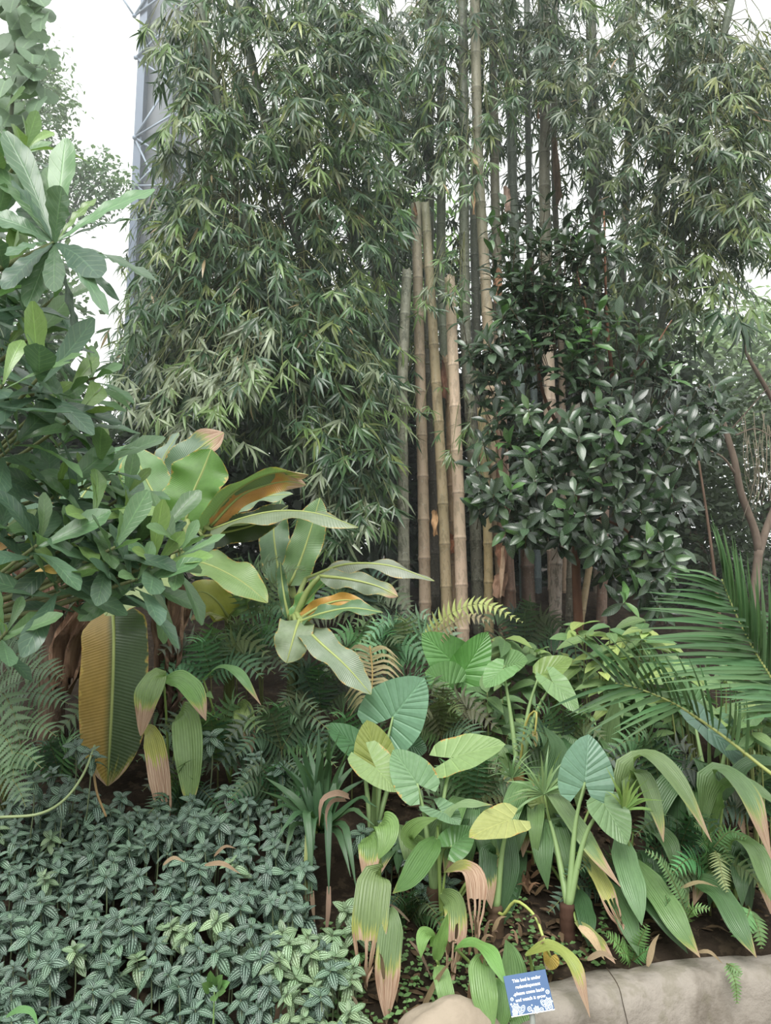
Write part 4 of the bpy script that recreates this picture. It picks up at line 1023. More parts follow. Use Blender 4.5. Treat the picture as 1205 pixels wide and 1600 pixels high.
# ------------------------------------------------------------------ pleated strap-leaved plants
def strap_plant(label, basep, leaves, cat='plant', group='pleated strap-leaved plants'):
    base = gp(*basep); t = thing('strap_leaf_plant', label, cat, base, group)
    for lf in leaves:
        pts, wpx, col = lf[:3]; opt = lf[3] if len(lf) > 3 else {}
        P = [at(*p) for p in pts]; W = wpx * .5 * pts[-1][2] / FPX
        if opt.get('stalk', True):
            d = nz(P[1] - P[0]); mid = (base + P[0]) / 2 + np.array([0, 0, .05])
            bb = B(); tube(bb, [base + (0, 0, .01), mid, P[0]], .008, .005, 6, 8, c(116, 138, 74)); part('stalk', bb.mesh('stalk', M_STEM, base), t)
        V, F, U = ribbon(P, W, opt.get('prof', p_strap), up=opt.get('up', (0, -.8, .8)), n=20, m=4, fold=opt.get('fold', .2), wave=.006, wf=2, roll=opt.get('roll', 0))
        dry = opt.get('dry', 2.0); n_sl = opt.get('shred', 0)
        if n_sl:   # tip frayed into ribbons
            q = np.random.default_rng(int(pts[0][0])); k = 9; V = V.reshape(21, k, 3)
            for i in range(14, 21):
                s = (i - 13) / 7
                for j in range(k): V[i, j] += np.array([q.normal(0, .004) * s, -.012 * s * math.sin(j * 2.2), -.02 * s * (j % 3)])
            V = V.reshape(-1, 3); F = [f for f in F if not (f[0] // k >= 14 and (f[0] % k) in (1, 3, 5, 6))]
        part('leaf', B().add(V, F, U, c(*col), dry).mesh('leaf', M_STRAP, base), t)
    return t

G1, G2, G3, GD = (110, 144, 82), (124, 154, 98), (92, 128, 76), (70, 104, 62)
strap_plant('strap-leaved plant with arching leaves bent over, next to the blue-green elephant ear', (985, 3.55), [
    ([(972, 1300, 3.5), (976, 1215, 3.45), (1008, 1180, 3.38), (1060, 1225, 3.25), (1112, 1316, 3.15)], 44, G2, dict(dry=.93, up=(.3, -.6, 1))),
    ([(976, 1290, 3.5), (984, 1230, 3.45), (1000, 1208, 3.4), (1026, 1270, 3.28), (1037, 1316, 3.2)], 34, G2, dict(dry=.92, up=(.3, -.6, 1))),
    ([(990, 1300, 3.6), (1012, 1290, 3.5), (1046, 1320, 3.4), (1058, 1372, 3.35)], 34, G3, dict(up=(.3, -.8, .7))),
    ([(968, 1300, 3.4), (978, 1350, 3.3), (994, 1405, 3.2), (1003, 1446, 3.15)], 40, (110, 146, 96), dict(up=(0, -1, .4))),
    ([(992, 1345, 3.4), (1030, 1400, 3.25), (1062, 1450, 3.15), (1094, 1496, 3.1)], 42, G1, dict(dry=.95, up=(.1, -1, .5))),
    ([(985, 1380, 3.4), (1005, 1400, 3.3), (1040, 1440, 3.2), (1075, 1490, 3.14)], 30, GD, dict(up=(.1, -1, .5)))])
strap_plant('strap-leaved plant with brown-tipped leaves hanging over the far end of the wall', (1120, 3.5), [
    ([(1096, 1290, 3.45), (1108, 1225, 3.42), (1128, 1203, 3.38), (1172, 1250, 3.25), (1206, 1345, 3.15)], 46, G2, dict(dry=.78, up=(.3, -.6, 1))),
    ([(1110, 1300, 3.5), (1118, 1250, 3.45), (1140, 1225, 3.4), (1185, 1235, 3.35), (1230, 1270, 3.3)], 32, G1, dict(up=(.1, -.6, 1))),
    ([(1120, 1330, 3.4), (1152, 1312, 3.35), (1182, 1335, 3.25), (1212, 1420, 3.15)], 42, G1, dict(up=(.3, -.7, .9))),
    ([(1078, 1372, 3.4), (1118, 1390, 3.3), (1152, 1446, 3.18), (1182, 1496, 3.12)], 42, G3, dict(up=(.2, -1, .6), dry=.97)),
    ([(1130, 1250, 3.5), (1160, 1200, 3.5), (1200, 1190, 3.5), (1240, 1200, 3.5)], 26, GD, dict(up=(0, -.5, 1)))])
strap_plant('strap-leaved plant with upright broad leaves crowding the brown-based elephant ear', (880, 3.55), [
    ([(862, 1330, 3.6), (850, 1275, 3.58), (848, 1330, 3.45), (856, 1390, 3.4)], 36, G3, dict(up=(0, -1, .3))),
    ([(868, 1290, 3.6), (862, 1235, 3.55), (885, 1270, 3.45), (930, 1335, 3.3), (970, 1386, 3.2)], 32, G2, dict(dry=.85, up=(.2, -.9, .6))),
    ([(880, 1320, 3.6), (868, 1290, 3.55), (880, 1330, 3.45), (890, 1370, 3.4)], 34, G3, dict(up=(0, -1, .3))),
    ([(912, 1330, 3.45), (930, 1360, 3.35), (952, 1405, 3.25), (974, 1446, 3.2)], 28, (168, 172, 92), dict(dry=.72, up=(.2, -1, .4), shred=1)),
    ([(945, 1375, 3.4), (965, 1410, 3.3), (984, 1452, 3.2), (998, 1494, 3.14)], 36, G3, dict(up=(.1, -1, .4))),
    ([(955, 1200, 4.0), (952, 1165, 3.98), (955, 1130, 3.95), (965, 1085, 3.9)], 40, (104, 136, 88), dict(up=(0, -1, .2), prof=p_blade)),
    ([(905, 1390, 3.4), (912, 1420, 3.3), (918, 1450, 3.22), (920, 1480, 3.18)], 30, GD, dict(up=(0, -1, .3))),
    ([(900, 1440, 3.25), (925, 1462, 3.18), (945, 1485, 3.12), (962, 1506, 3.08)], 18, (150, 160, 92), dict(up=(0, -1, .5), dry=.7)),
    ([(850, 1300, 3.8), (862, 1220, 3.85), (872, 1170, 3.85), (850, 1135, 3.85)], 36, (90, 124, 82), dict(up=(.1, -1, .3))),
    ([(820, 1330, 3.6), (806, 1360, 3.5), (796, 1400, 3.4), (785, 1450, 3.3)], 30, GD, dict(up=(0, -1, .3)))])
strap_plant('strap-leaved plant with two large hanging leaves dried brown at the tip', (592, 3.3), [
    ([(592, 1362, 3.1), (586, 1372, 3.02), (578, 1440, 2.95), (572, 1532, 2.92)], 54, (114, 142, 80), dict(dry=.66, up=(0, -1, .1), fold=.1, shred=1)),
    ([(608, 1420, 3.0), (612, 1440, 2.95), (606, 1510, 2.9), (604, 1600, 2.86)], 38, (116, 142, 88), dict(dry=.58, up=(0, -1, .1), fold=.15)),
    ([(596, 1285, 3.3), (604, 1290, 3.2), (604, 1312, 3.15), (592, 1342, 3.12)], 40, (116, 150, 78), dict(up=(0, -1, .3), prof=p_ovate)),
    ([(574, 1308, 3.25), (578, 1318, 3.18), (577, 1345, 3.14), (571, 1384, 3.12)], 36, (114, 146, 72), dict(up=(0, -1, .3), prof=p_ovate, dry=.62))])
strap_plant('strap-leaved plant with a dried shredded leaf in the middle of the bed', (690, 3.3), [
    ([(682, 1310, 3.35), (668, 1330, 3.25), (642, 1370, 3.15), (614, 1396, 3.08)], 38, (92, 130, 62), dict(up=(-.2, -1, .4), dry=1.05)),
    ([(684, 1330, 3.4), (640, 1310, 3.35), (655, 1288, 3.32), (684, 1278, 3.3)], 26, (108, 148, 74), dict(up=(-.2, -1, .7))),
    ([(684, 1290, 3.4), (712, 1262, 3.35), (742, 1257, 3.3), (770, 1258, 3.25)], 18, (140, 170, 118), dict(up=(0, -.7, 1), dry=.98)),
    ([(696, 1362, 3.3), (722, 1355, 3.2), (742, 1375, 3.12), (744, 1468, 3.05)], 34, (160, 164, 96), dict(dry=.36, up=(.2, -.8, .8), shred=1)),
    ([(690, 1395, 3.3), (708, 1410, 3.2), (712, 1450, 3.12), (704, 1530, 3.06)], 34, (122, 150, 88), dict(dry=.55, up=(0, -1, .2), shred=1)),
    ([(770, 1340, 3.4), (764, 1330, 3.35), (762, 1370, 3.3), (768, 1420, 3.25)], 28, GD, dict(dry=.7, up=(0, -1, .2))),
    ([(790, 1330, 3.45), (788, 1300, 3.4), (796, 1350, 3.35), (786, 1430, 3.3)], 30, GD, dict(up=(0, -1, .2)))])
strap_plant('young strap-leaved plant with bright arching leaves beside the blue sign', (770, 2.95), [
    ([(712, 1482, 2.9), (735, 1474, 2.85), (764, 1490, 2.76), (794, 1545, 2.66)], 28, (130, 176, 84), dict(up=(.2, -.6, 1))),
    ([(756, 1500, 2.85), (752, 1510, 2.8), (758, 1560, 2.74), (770, 1612, 2.7)], 40, (120, 164, 88), dict(up=(0, -1, .2))),
    ([(776, 1530, 2.85), (780, 1545, 2.8), (782, 1580, 2.76), (778, 1625, 2.74)], 30, (112, 156, 84), dict(up=(0, -1, .2))),
    ([(806, 1560, 2.95), (800, 1520, 2.94), (797, 1490, 2.92), (790, 1468, 2.9)], 44, (128, 166, 104), dict(up=(.1, -1, .2), prof=p_lance)),
    ([(806, 1580, 2.9), (814, 1595, 2.86), (820, 1612, 2.84)], 34, (110, 150, 84), dict(up=(0, -1, .3)))])
strap_plant('small strap-leaved seedling between the hanging dried leaves and the boulder', (690, 2.98), [
    ([(682, 1500, 2.95), (686, 1480, 2.94), (694, 1450, 2.93), (700, 1426, 2.92)], 20, (116, 160, 78), dict(up=(.1, -1, .2), prof=p_lance)),
    ([(680, 1475, 2.96), (668, 1460, 2.9), (660, 1470, 2.86), (658, 1496, 2.84)], 24, (128, 172, 84), dict(up=(-.2, -.8, .7))),
    ([(684, 1510, 2.9), (690, 1525, 2.84), (698, 1560, 2.8), (706, 1598, 2.78)], 26, (134, 168, 96), dict(up=(0, -1, .4)))])
strap_plant('yellowing strap leaf plant hanging over the concrete wall beside the sign', (835, 3.08), [
    ([(822, 1492, 3.0), (862, 1478, 2.94), (898, 1512, 2.86), (922, 1590, 2.8)], 24, (160, 176, 82), dict(dry=.72, up=(.3, -.7, 1)))])
strap_plant('strap-leaved plant with pale hanging leaves in front of the huge yellow banana leaf', (265, 4.1), [
    ([(256, 1060, 3.95), (245, 1058, 3.9), (233, 1085, 3.82), (220, 1150, 3.78)], 46, (124, 158, 84), dict(dry=.66, up=(-.2, -1, .3), prof=p_ovate)),
    ([(256, 1062, 3.95), (282, 1062, 3.88), (305, 1085, 3.8), (322, 1126, 3.76)], 34, (120, 160, 80), dict(dry=.84, up=(.2, -.9, .6))),
    ([(228, 1138, 3.9), (238, 1150, 3.82), (250, 1210, 3.76), (262, 1304, 3.74)], 34, (168, 172, 76), dict(dry=.42, up=(-.1, -1, .2), shred=1)),
    ([(282, 1112, 3.95), (290, 1122, 3.85), (296, 1180, 3.78), (297, 1256, 3.76)], 46, (124, 162, 92), dict(dry=1.02, up=(0, -1, .2), prof=lambda v: max(.05, math.sin(math.pi * (v * .95 + .04) ** .8) ** .55)))])
strap_plant('narrow strap-leaved plant with brown-tipped leaves in the ferns behind the striped plants', (360, 4.3), [
    ([(318, 1062, 4.2), (345, 1042, 4.1), (375, 1056, 4.0), (408, 1102, 3.95)], 20, (118, 158, 96), dict(dry=.9, up=(.2, -.6, 1))),
    ([(372, 1100, 4.15), (380, 1112, 4.05), (387, 1140, 4.0), (394, 1178, 3.98)], 32, (124, 152, 82), dict(dry=.7, up=(0, -1, .2), prof=p_ovate)),
    ([(312, 1088, 4.2), (322, 1084, 4.1), (334, 1092, 4.05)], 14, (120, 160, 92), dict(up=(.2, -.7, 1)))])

def filler(label, px, Yd, n, Lpx, wpx, seed, top=60):
    q = np.random.default_rng(seed); b0 = gp(px, Yd); X0, Y0 = project(b0); lv = []
    for k in range(n):
        a = (k + .5) / n * 2 - 1 + q.normal(0, .08); h = top * q.uniform(.7, 1.2); L = Lpx * q.uniform(.75, 1.15)
        x1 = X0 + a * L * .35; x2 = X0 + a * L * .75; x3 = X0 + a * L; yd = Yd - .22 * q.uniform(.2, 1)
        cl = [G1, G3, GD, GD][int(q.integers(0, 4))]
        lv.append(([(X0 + a * 10, Y0 - h * .3, Yd), (x1, Y0 - h, Yd - .06), (x2, Y0 - h * .6, yd), (x3, Y0 + h * q.uniform(-.1, .35), yd - .05)], wpx * q.uniform(.8, 1.2), cl, dict(up=(.3 * a, -.8, .7), dry=q.choice([.85, 1.0, 2.0, 2.0]))))
    strap_plant(label, (px, Yd), lv)
filler('shaded strap-leaved plant between the scorched and the blue-green elephant ears', 838, 3.7, 7, 80, 30, 1, 90)
filler('low strap-leaved plant behind the sword fern on the wall', 1010, 3.55, 6, 80, 30, 2, 60)
filler('low strap-leaved plant at the end of the wall under the brown-tipped leaves', 1150, 3.55, 7, 90, 32, 3, 80)
filler('shaded strap-leaved plant behind the dried shredded leaf', 735, 3.65, 7, 75, 28, 4, 90)
filler('shaded strap-leaved plant behind the two large hanging leaves', 630, 3.65, 6, 65, 26, 5, 70)
filler('shaded strap-leaved plant below the palm frond stem', 1080, 4.0, 7, 100, 34, 6, 100)
filler('shaded strap-leaved plant behind the umbrella sedge', 905, 4.1, 7, 90, 32, 7, 100)
filler('strap-leaved plant in the shade below the fresh elephant ears', 770, 4.2, 6, 80, 28, 8, 70)

# ------------------------------------------------------------------ dark screw-pine rosette and reed tufts
def spiky(name, label, basep, leaves, wpx, col, cat='plant', mat=None, fold=.6, dry=2.0, group=None):
    base = gp(*basep); t = thing(name, label, cat, base, group)
    for pts in leaves:
        P = [at(*p[:3]) for p in pts]; W = wpx * .5 * pts[-1][2] / FPX
        V, F, U = ribbon(P, W, p_blade, up=(0, -.7, .9), n=12, m=1, fold=fold)
        part('leaf', B().add(V, F, U, c(*col), dry).mesh('leaf', mat or M_PALM, base), t)
    return t
q = np.random.default_rng(41)
cx, cy, Yc = 500, 1300, 3.55
SL = []
for k, (tx, ty) in enumerate([(424, 1180), (440, 1150), (462, 1142), (480, 1160), (498, 1138), (515, 1146), (532, 1142), (548, 1160), (415, 1215), (405, 1235), (560, 1190), (575, 1215), (450, 1200), (505, 1170), (540, 1190), (470, 1190)]):
    SL.append([(cx + q.uniform(-6, 6), cy, Yc), ((cx + tx) / 2 + q.uniform(-6, 6), (cy + ty) / 2 - 12, Yc - .02), (tx, ty, Yc + q.uniform(-.25, .15))])
for (mx, my, tx, ty) in [(480, 1270, 488, 1405), (512, 1272, 514, 1400), (535, 1290, 557, 1390), (462, 1290, 444, 1345), (470, 1272, 430, 1315), (490, 1280, 482, 1408), (525, 1300, 548, 1370), (450, 1262, 415, 1270), (548, 1268, 585, 1290), (560, 1250, 590, 1262)]:
    SL.append([(cx, cy, Yc), (mx, my, Yc - .15), ((mx + tx) / 2, my + (ty - my) * .35, Yc - .24), (tx, ty, Yc - .3)])
t = spiky('screw_pine', 'dark spiky screw pine rosette with narrow folded leaves beside the striped plants', (500, 3.55), SL, 15, (64, 98, 62))
o = np.array(t.location)
for pts, w in [([(545, 1245, 3.4), (525, 1240, 3.3), (503, 1252, 3.22), (499, 1290, 3.2)], 12), ([(540, 1250, 3.4), (520, 1252, 3.3), (510, 1270, 3.24), (511, 1298, 3.2)], 8), ([(514, 1385, 3.262), (513, 1425, 3.23), (508, 1475, 3.2)], 8), ([(488, 1392, 3.262), (489, 1415, 3.24), (492, 1445, 3.22)], 7)]:
    V, F, U = ribbon([at(*p) for p in pts], w * .5 * 3.3 / FPX, p_blade, up=(0, -1, .5), n=10, m=2, fold=.3)
    part('dead_leaf', B().add(V, F, U, c(176, 146, 122)).mesh('dead_leaf', M_DRY, o), t, label='dry pinkish-brown dead leaf')
for pts, w, cl in [([(499, 1299, 3.54), (486, 1284, 3.42), (482, 1330, 3.32), (480, 1408, 3.28)], 12, (128, 140, 72))]:
    V, F, U = ribbon([at(*p) for p in pts], w * .5 * 3.3 / FPX, lambda v: 1.0, up=(0, -1, .2), n=10, m=2, fold=.3)
    part('leaf', B().add(V, F, U, c(*cl), .9).mesh('leaf', M_PALM, o), t)

def tuft(label, cen, Yd, tips, wpx, col, basep):
    SLs = []
    for (tx, ty) in tips:
        SLs.append([(cen[0], cen[1], Yd), ((cen[0] + tx) / 2, (cen[1] + ty) / 2 - 6, Yd - .03), (tx, ty, Yd - .06 + q.uniform(-.1, .1))])
    t = spiky('umbrella_sedge', label, basep, SLs, wpx, col, fold=.3, group='sedge tufts')
    o = np.array(t.location)
    bb = B(); tube(bb, [o, (o + at(*cen, Yd)) / 2 + (.03, 0, 0), at(*cen, Yd)], .006, .004, 6, 8, c(118, 140, 84)); part('stalk', bb.mesh('stalk', M_STEM, o), t)
    return t
ang = lambda cen, n, r0, r1, a0, a1: [(cen[0] + r * math.cos(a), cen[1] - r * math.sin(a)) for a, r in [(math.radians(a0 + (a1 - a0) * k / (n - 1)) + q.normal(0, .06), q.uniform(r0, r1)) for k in range(n)]]
tuft('umbrella sedge fanning narrow pale blades before the strap leaves', (850, 1240), 3.5, ang((850, 1240), 18, 45, 80, -10, 215), 5, (134, 166, 108), (852, 3.6))
tuft('small grassy sedge tuft among the arching strap leaves', (975, 1265), 3.3, ang((975, 1265), 11, 35, 75, -5, 130), 6, (142, 178, 88), (972, 3.45))
tuft('thin sedge tuft behind the scorched yellow leaf', (800, 1215), 3.8, ang((800, 1215), 12, 30, 60, 0, 180), 4, (112, 146, 92), (805, 3.9))

# ------------------------------------------------------------------ ferns
def _pinna(serr):
    prof = (lambda v: max(.08, (1 - v ** 1.5) * (.6 + .4 * (abs(((v * 8) % 1) - .5) * 2)))) if serr else (lambda v: max(.05, (1 - v ** 1.8)))
    return [ribbon([(0, 0, 0), (0, .5, .06), (0, 1, 0)], .5, prof, up=(0, 0, 1), n=16 if serr else 4, m=1, fold=.1)]
PIN = {True: _pinna(True), False: _pinna(False)}

def frond_mesh(pts, Wd, npair, col, up, origin, droop=.1, seed=0, serr=True, pw=.26, taper=.8):
    q = np.random.default_rng(seed); P = spline(pts, npair); bb = B()
    up = nz(up); T = np.gradient(P, axis=0)
    tube(bb, P[::max(1, npair // 8)], .0035, .0015, 4, None, c(112, 118, 70), cap=False)
    V0, F0, U0 = PIN[serr][0]
    sp_ = np.linalg.norm(np.diff(P, axis=0), axis=1).mean()
    for i in range(1, npair + 1):
        v = i / npair; tt = nz(T[i]); S = nz(cr(tt, up)); N = cr(S, tt)
        L = Wd * (1 - v ** 2) ** .8 * min(1, .45 + 2.2 * v) + .01
        for s in (-1, 1):
            d = nz(S * s + tt * .4 + N * q.normal(0, .1) - np.array([0, 0, droop + q.uniform(0, .15)]))
            R = frame(d, N) * np.array([min(max(.004, sp_ * .95), L * .5), L, L])[None, :]
            bb.add(V0 @ R.T + P[i], F0, U0, c(*col) * q.uniform(.8, 1.2))
    return bb.mesh('frond', M_FERN, origin)

def fern(label, basep, fronds, col, group='ferns in the bed', serr=True, lift=None, pw=.26):
    base = gp(*basep) if lift is None else np.asarray(lift)
    t = thing('fern', label, 'fern', base, group)
    for k, f in enumerate(fronds):
        pts, W, n = f[:3]; P = [at(*p) for p in pts]; Yd = pts[-1][2]
        cl = f[3] if len(f) > 3 and f[3] else col; up = f[4] if len(f) > 4 else (0, -1, .7)
        part('frond', frond_mesh(P, W * Yd / FPX, n, cl, up, base, seed=k + int(pts[0][0]) + 100, serr=serr, pw=pw), t, kind='stuff')
        if lift is not None: continue
        bb = B(); tube(bb, [base, (base + P[0]) / 2 + (0, 0, .06), P[0]], .006, .004, 5, 6, c(104, 108, 66)); part('stipe', bb.mesh('stipe', M_STEM, base), t)
    return t
FG, FL, FD = (84, 114, 78), (112, 136, 98), (72, 100, 70)
fern('lush dark green fern at the frame edge below the broad-leaved tree', (15, 3.9), [
    ([(-10, 1120, 3.7), (30, 1085, 3.6), (70, 1085, 3.5), (108, 1100, 3.4)], 44, 16, FG), ([(-10, 1080, 3.8), (30, 1050, 3.7), (70, 1045, 3.6), (98, 1060, 3.5)], 42, 16, FG),
    ([(-10, 1170, 3.6), (20, 1135, 3.5), (55, 1130, 3.4), (88, 1150, 3.3)], 44, 16, FG), ([(-20, 1060, 3.9), (10, 1030, 3.8), (40, 1020, 3.8), (70, 1025, 3.7)], 42, 14, FD),
    ([(-20, 1210, 3.5), (10, 1180, 3.4), (40, 1180, 3.3), (65, 1200, 3.25)], 42, 14, FG), ([(-30, 1120, 3.6), (-5, 1080, 3.5), (20, 1110, 3.4), (35, 1180, 3.35)], 42, 14, FG),
    ([(-30, 1230, 3.4), (0, 1205, 3.35), (25, 1225, 3.3), (40, 1260, 3.25)], 40, 14, FD), ([(-30, 1000, 4.0), (0, 985, 3.9), (30, 1000, 3.9), (50, 1030, 3.8)], 40, 14, FD),
    ([(-20, 1150, 3.5), (5, 1150, 3.4), (20, 1180, 3.35), (20, 1230, 3.3)], 40, 14, FG)], FG)
fern('fern behind the banana leaves with dull green fronds', (410, 4.9), [
    ([(400, 960, 4.7), (400, 910, 4.6), (415, 880, 4.5), (440, 870, 4.4)], 30, 16, FL), ([(400, 960, 4.7), (430, 910, 4.6), (455, 890, 4.5), (478, 892, 4.4)], 28, 16, FL),
    ([(395, 970, 4.7), (380, 920, 4.6), (375, 890, 4.5), (370, 865, 4.5)], 26, 14, FG), ([(410, 970, 4.6), (430, 945, 4.5), (440, 950, 4.4), (450, 970, 4.4)], 24, 14, FG)], FL)
q = np.random.default_rng(77)
def fern_clump(label, cx, cy, Yd, n, spread, W, col, seed, a0=10, a1=170, sag=.35):
    q = np.random.default_rng(seed); fr = []
    for k in range(n):
        a = math.radians(a0 + (a1 - a0) * (k + .5) / n + q.normal(0, 7)); r = spread * q.uniform(.85, 1.4)
        tx, ty = cx + r * math.cos(a), cy - r * math.sin(a) * .8 + sag * r * abs(math.cos(a)); yd = Yd - .25 * q.uniform(.3, 1.2)
        mx, my = cx + r * .5 * math.cos(a), cy - r * .62 * math.sin(a) - 8
        fr.append(([(cx, cy, Yd), (mx, my, (Yd + yd) / 2), (tx, ty, yd)], W * q.uniform(1.1, 1.5), 13, tuple(int(v * q.uniform(.85, 1.15)) for v in col)))
    return fern(label, (cx, Yd), fr, col)
fern_clump('dark fern between the tall banana stem and the striped plants', 340, 1190, 4.2, 11, 105, 28, FG, 1, -10, 190)
fern_clump('shaded fern in front of the young banana plant', 440, 1170, 4.1, 10, 85, 26, FD, 2, -10, 190)
fern_clump('dense fern below the young banana leaves', 330, 1060, 4.4, 9, 90, 28, FG, 3, 0, 180)
fern_clump('dull fern at the foot of the cut bamboo culms', 635, 1030, 5.0, 9, 85, 28, FL, 4, 10, 175)
fern_clump('fern spreading behind the huge round elephant ear leaf', 690, 1150, 4.3, 11, 78, 26, (84, 104, 66), 5, -20, 200)
fern_clump('shaded fern under the drooping grey banana leaf', 500, 1110, 4.3, 9, 80, 26, FD, 6, 0, 180)
fern_clump('fern among the striped plants below the hanging banana leaf', 95, 1215, 4.35, 7, 75, 24, FD, 7, 20, 170)
fern_clump('fern in the gap under the palm frond', 1110, 1370, 3.45, 8, 62, 18, (92, 128, 78), 8, 10, 200)
fern_clump('dark fern low under the hanging banana leaf tip', 290, 1270, 3.95, 7, 70, 24, FD, 9, 10, 170)
fern_clump('fern tucked between the banana sucker and tall banana stem', 385, 1030, 4.6, 8, 70, 24, FG, 10, 0, 180)
fern_clump('fern in the shade beside the spiky screw pine', 430, 1250, 3.8, 8, 70, 24, FD, 11, 0, 180)
for k, (lab, x, y, Yd, n, sp, W, cl) in enumerate([
    ('fern at the foot of the tall banana stem', 200, 1120, 4.5, 9, 95, 28, FD), ('fern behind the dried banana leaves', 60, 1010, 4.9, 9, 95, 28, FG), ('fern on the slope between the banana plants', 370, 960, 5.3, 9, 90, 28, FD),
    ('fern in the shade under the bamboo foliage edge', 560, 960, 5.6, 9, 90, 26, FD), ('fern just left of the first cut bamboo culm foot', 590, 1040, 5.0, 8, 80, 26, FG), ('fern before the brown bamboo stump', 820, 1010, 5.6, 8, 80, 24, FD),
    ('fern between the spiky screw pine and the elephant ears', 550, 1180, 4.1, 8, 75, 24, FD), ('fern under the wide yellow-edged elephant ear leaf', 740, 1250, 3.9, 9, 80, 24, (84, 112, 72)), ('fern behind the umbrella sedge', 880, 1180, 4.1, 9, 85, 24, FD),
    ('fern behind the arching strap leaves', 1030, 1220, 4.0, 9, 85, 24, FD), ('fern at the frame edge behind the far strap leaves', 1180, 1270, 3.8, 8, 85, 24, FD), ('fern in the hollow beneath the hanging strap leaves', 940, 1390, 3.5, 7, 60, 18, FD),
    ('fern in the dark hollow below the dried shredded leaf', 640, 1440, 3.4, 7, 55, 18, FD), ('fern below the palm frond stem', 1060, 1330, 3.6, 7, 70, 20, FD), ('fern on the dark slope behind the round elephant ear', 620, 1110, 4.5, 8, 80, 24, FD)]):
    fern_clump(lab, x, y, Yd, n, sp, W, cl, 40 + k, -5, 185)
fern('yellowing fern frond arching at the foot of the bamboo culms', (690, 4.9), [
    ([(660, 1010, 4.7), (700, 962, 4.6), (755, 944, 4.5), (816, 972, 4.4)], 24, 22, (152, 164, 92)), ([(660, 1010, 4.7), (690, 985, 4.6), (730, 965, 4.5), (770, 970, 4.45)], 22, 18, (150, 138, 100))], (152, 164, 92))
fern('small bright sword fern on top of the concrete wall', (985, 3.25), [
    ([(985, 1502, 3.2), (968, 1478, 3.15), (948, 1458, 3.1)], 13, 14, (112, 158, 84)), ([(988, 1502, 3.2), (1000, 1470, 3.15), (1012, 1446, 3.12)], 13, 14, (96, 140, 78)), ([(985, 1502, 3.2), (978, 1490, 3.12), (968, 1490, 3.08)], 11, 10, (106, 152, 80)),
    ([(988, 1502, 3.2), (1006, 1488, 3.15), (1020, 1486, 3.1)], 11, 10, (90, 134, 76))], FG, serr=False, pw=.34)
fern('slender sword fern frond leaning between the strap leaves', (1060, 3.45), [
    ([(1076, 1440, 3.3), (1058, 1390, 3.25), (1032, 1345, 3.2), (1010, 1330, 3.2)], 12, 24, (104, 146, 92)), ([(1070, 1440, 3.3), (1085, 1420, 3.2), (1108, 1420, 3.15)], 11, 14, (116, 152, 90)), ([(1072, 1440, 3.3), (1050, 1425, 3.25), (1040, 1400, 3.2)], 11, 14, (92, 134, 82))], FG, serr=False, pw=.34)
fern('pale drooping fern frond tip in the gap of the far strap leaves', (1115, 3.5), [
    ([(1118, 1330, 3.35), (1124, 1345, 3.3), (1128, 1365, 3.27), (1136, 1392, 3.25)], 16, 14, (142, 156, 104)), ([(1110, 1330, 3.4), (1140, 1300, 3.35), (1165, 1310, 3.3)], 14, 14, (88, 128, 74)), ([(1110, 1330, 3.4), (1100, 1295, 3.35), (1085, 1290, 3.3)], 14, 14, (88, 128, 74))], FL)
fern('bright low fern at the far end of the concrete wall', (1168, 3.35), [
    ([(1172, 1420, 3.3), (1166, 1440, 3.24), (1164, 1465, 3.22)], 19, 9, (112, 158, 92)), ([(1172, 1420, 3.3), (1185, 1450, 3.24), (1190, 1480, 3.22)], 15, 9, (98, 142, 80)), ([(1172, 1420, 3.3), (1152, 1440, 3.24), (1146, 1462, 3.22)], 13, 9, (98, 142, 80))], FG, serr=False, pw=.4)
fern('little fern sprig growing out of the concrete wall face', (0, 0), [
    ([(1136, 1506, 3.1), (1144, 1520, 3.06), (1150, 1540, 3.05), (1152, 1566, 3.05)], 9, 12, (122, 150, 96)), ([(1136, 1506, 3.1), (1148, 1512, 3.06), (1158, 1522, 3.05)], 8, 8, (110, 146, 90))], FG, serr=False, pw=.4, lift=at(1136, 1508, 3.12))

# dead pale palm leaf on the bed
base = gp(590, 4.3); t = thing('dead_palm_leaf', 'pale straw-coloured dead palm frond below the grey banana leaf', 'leaf', base)
q = np.random.default_rng(9); rach = spline([at(578, 1010, 4.2), at(582, 1050, 4.12), at(580, 1096, 4.08)], 14)
stem('rachis', rach, .007, .003, c(180, 156, 104), t, base, M_BARK)
for i in range(1, 15):
    for s in (-1, 1):
        L = .17 * (1 - .5 * abs(i / 14 - .35)); e = rach[i] + np.array([s * L, -.04, -.03 - .05 * i / 14 + q.normal(0, .015)])
        V, F, U = ribbon([rach[i], (rach[i] + e) / 2 + np.array([0, -.02, .045]), e], .009, p_blade, up=(0, -1, .6), n=6, m=1, fold=.4)
        part('leaflet', B().add(V, F, U, c(214, 200, 152) * q.uniform(.85, 1.1)).mesh('leaflet', M_DRY, base), t)

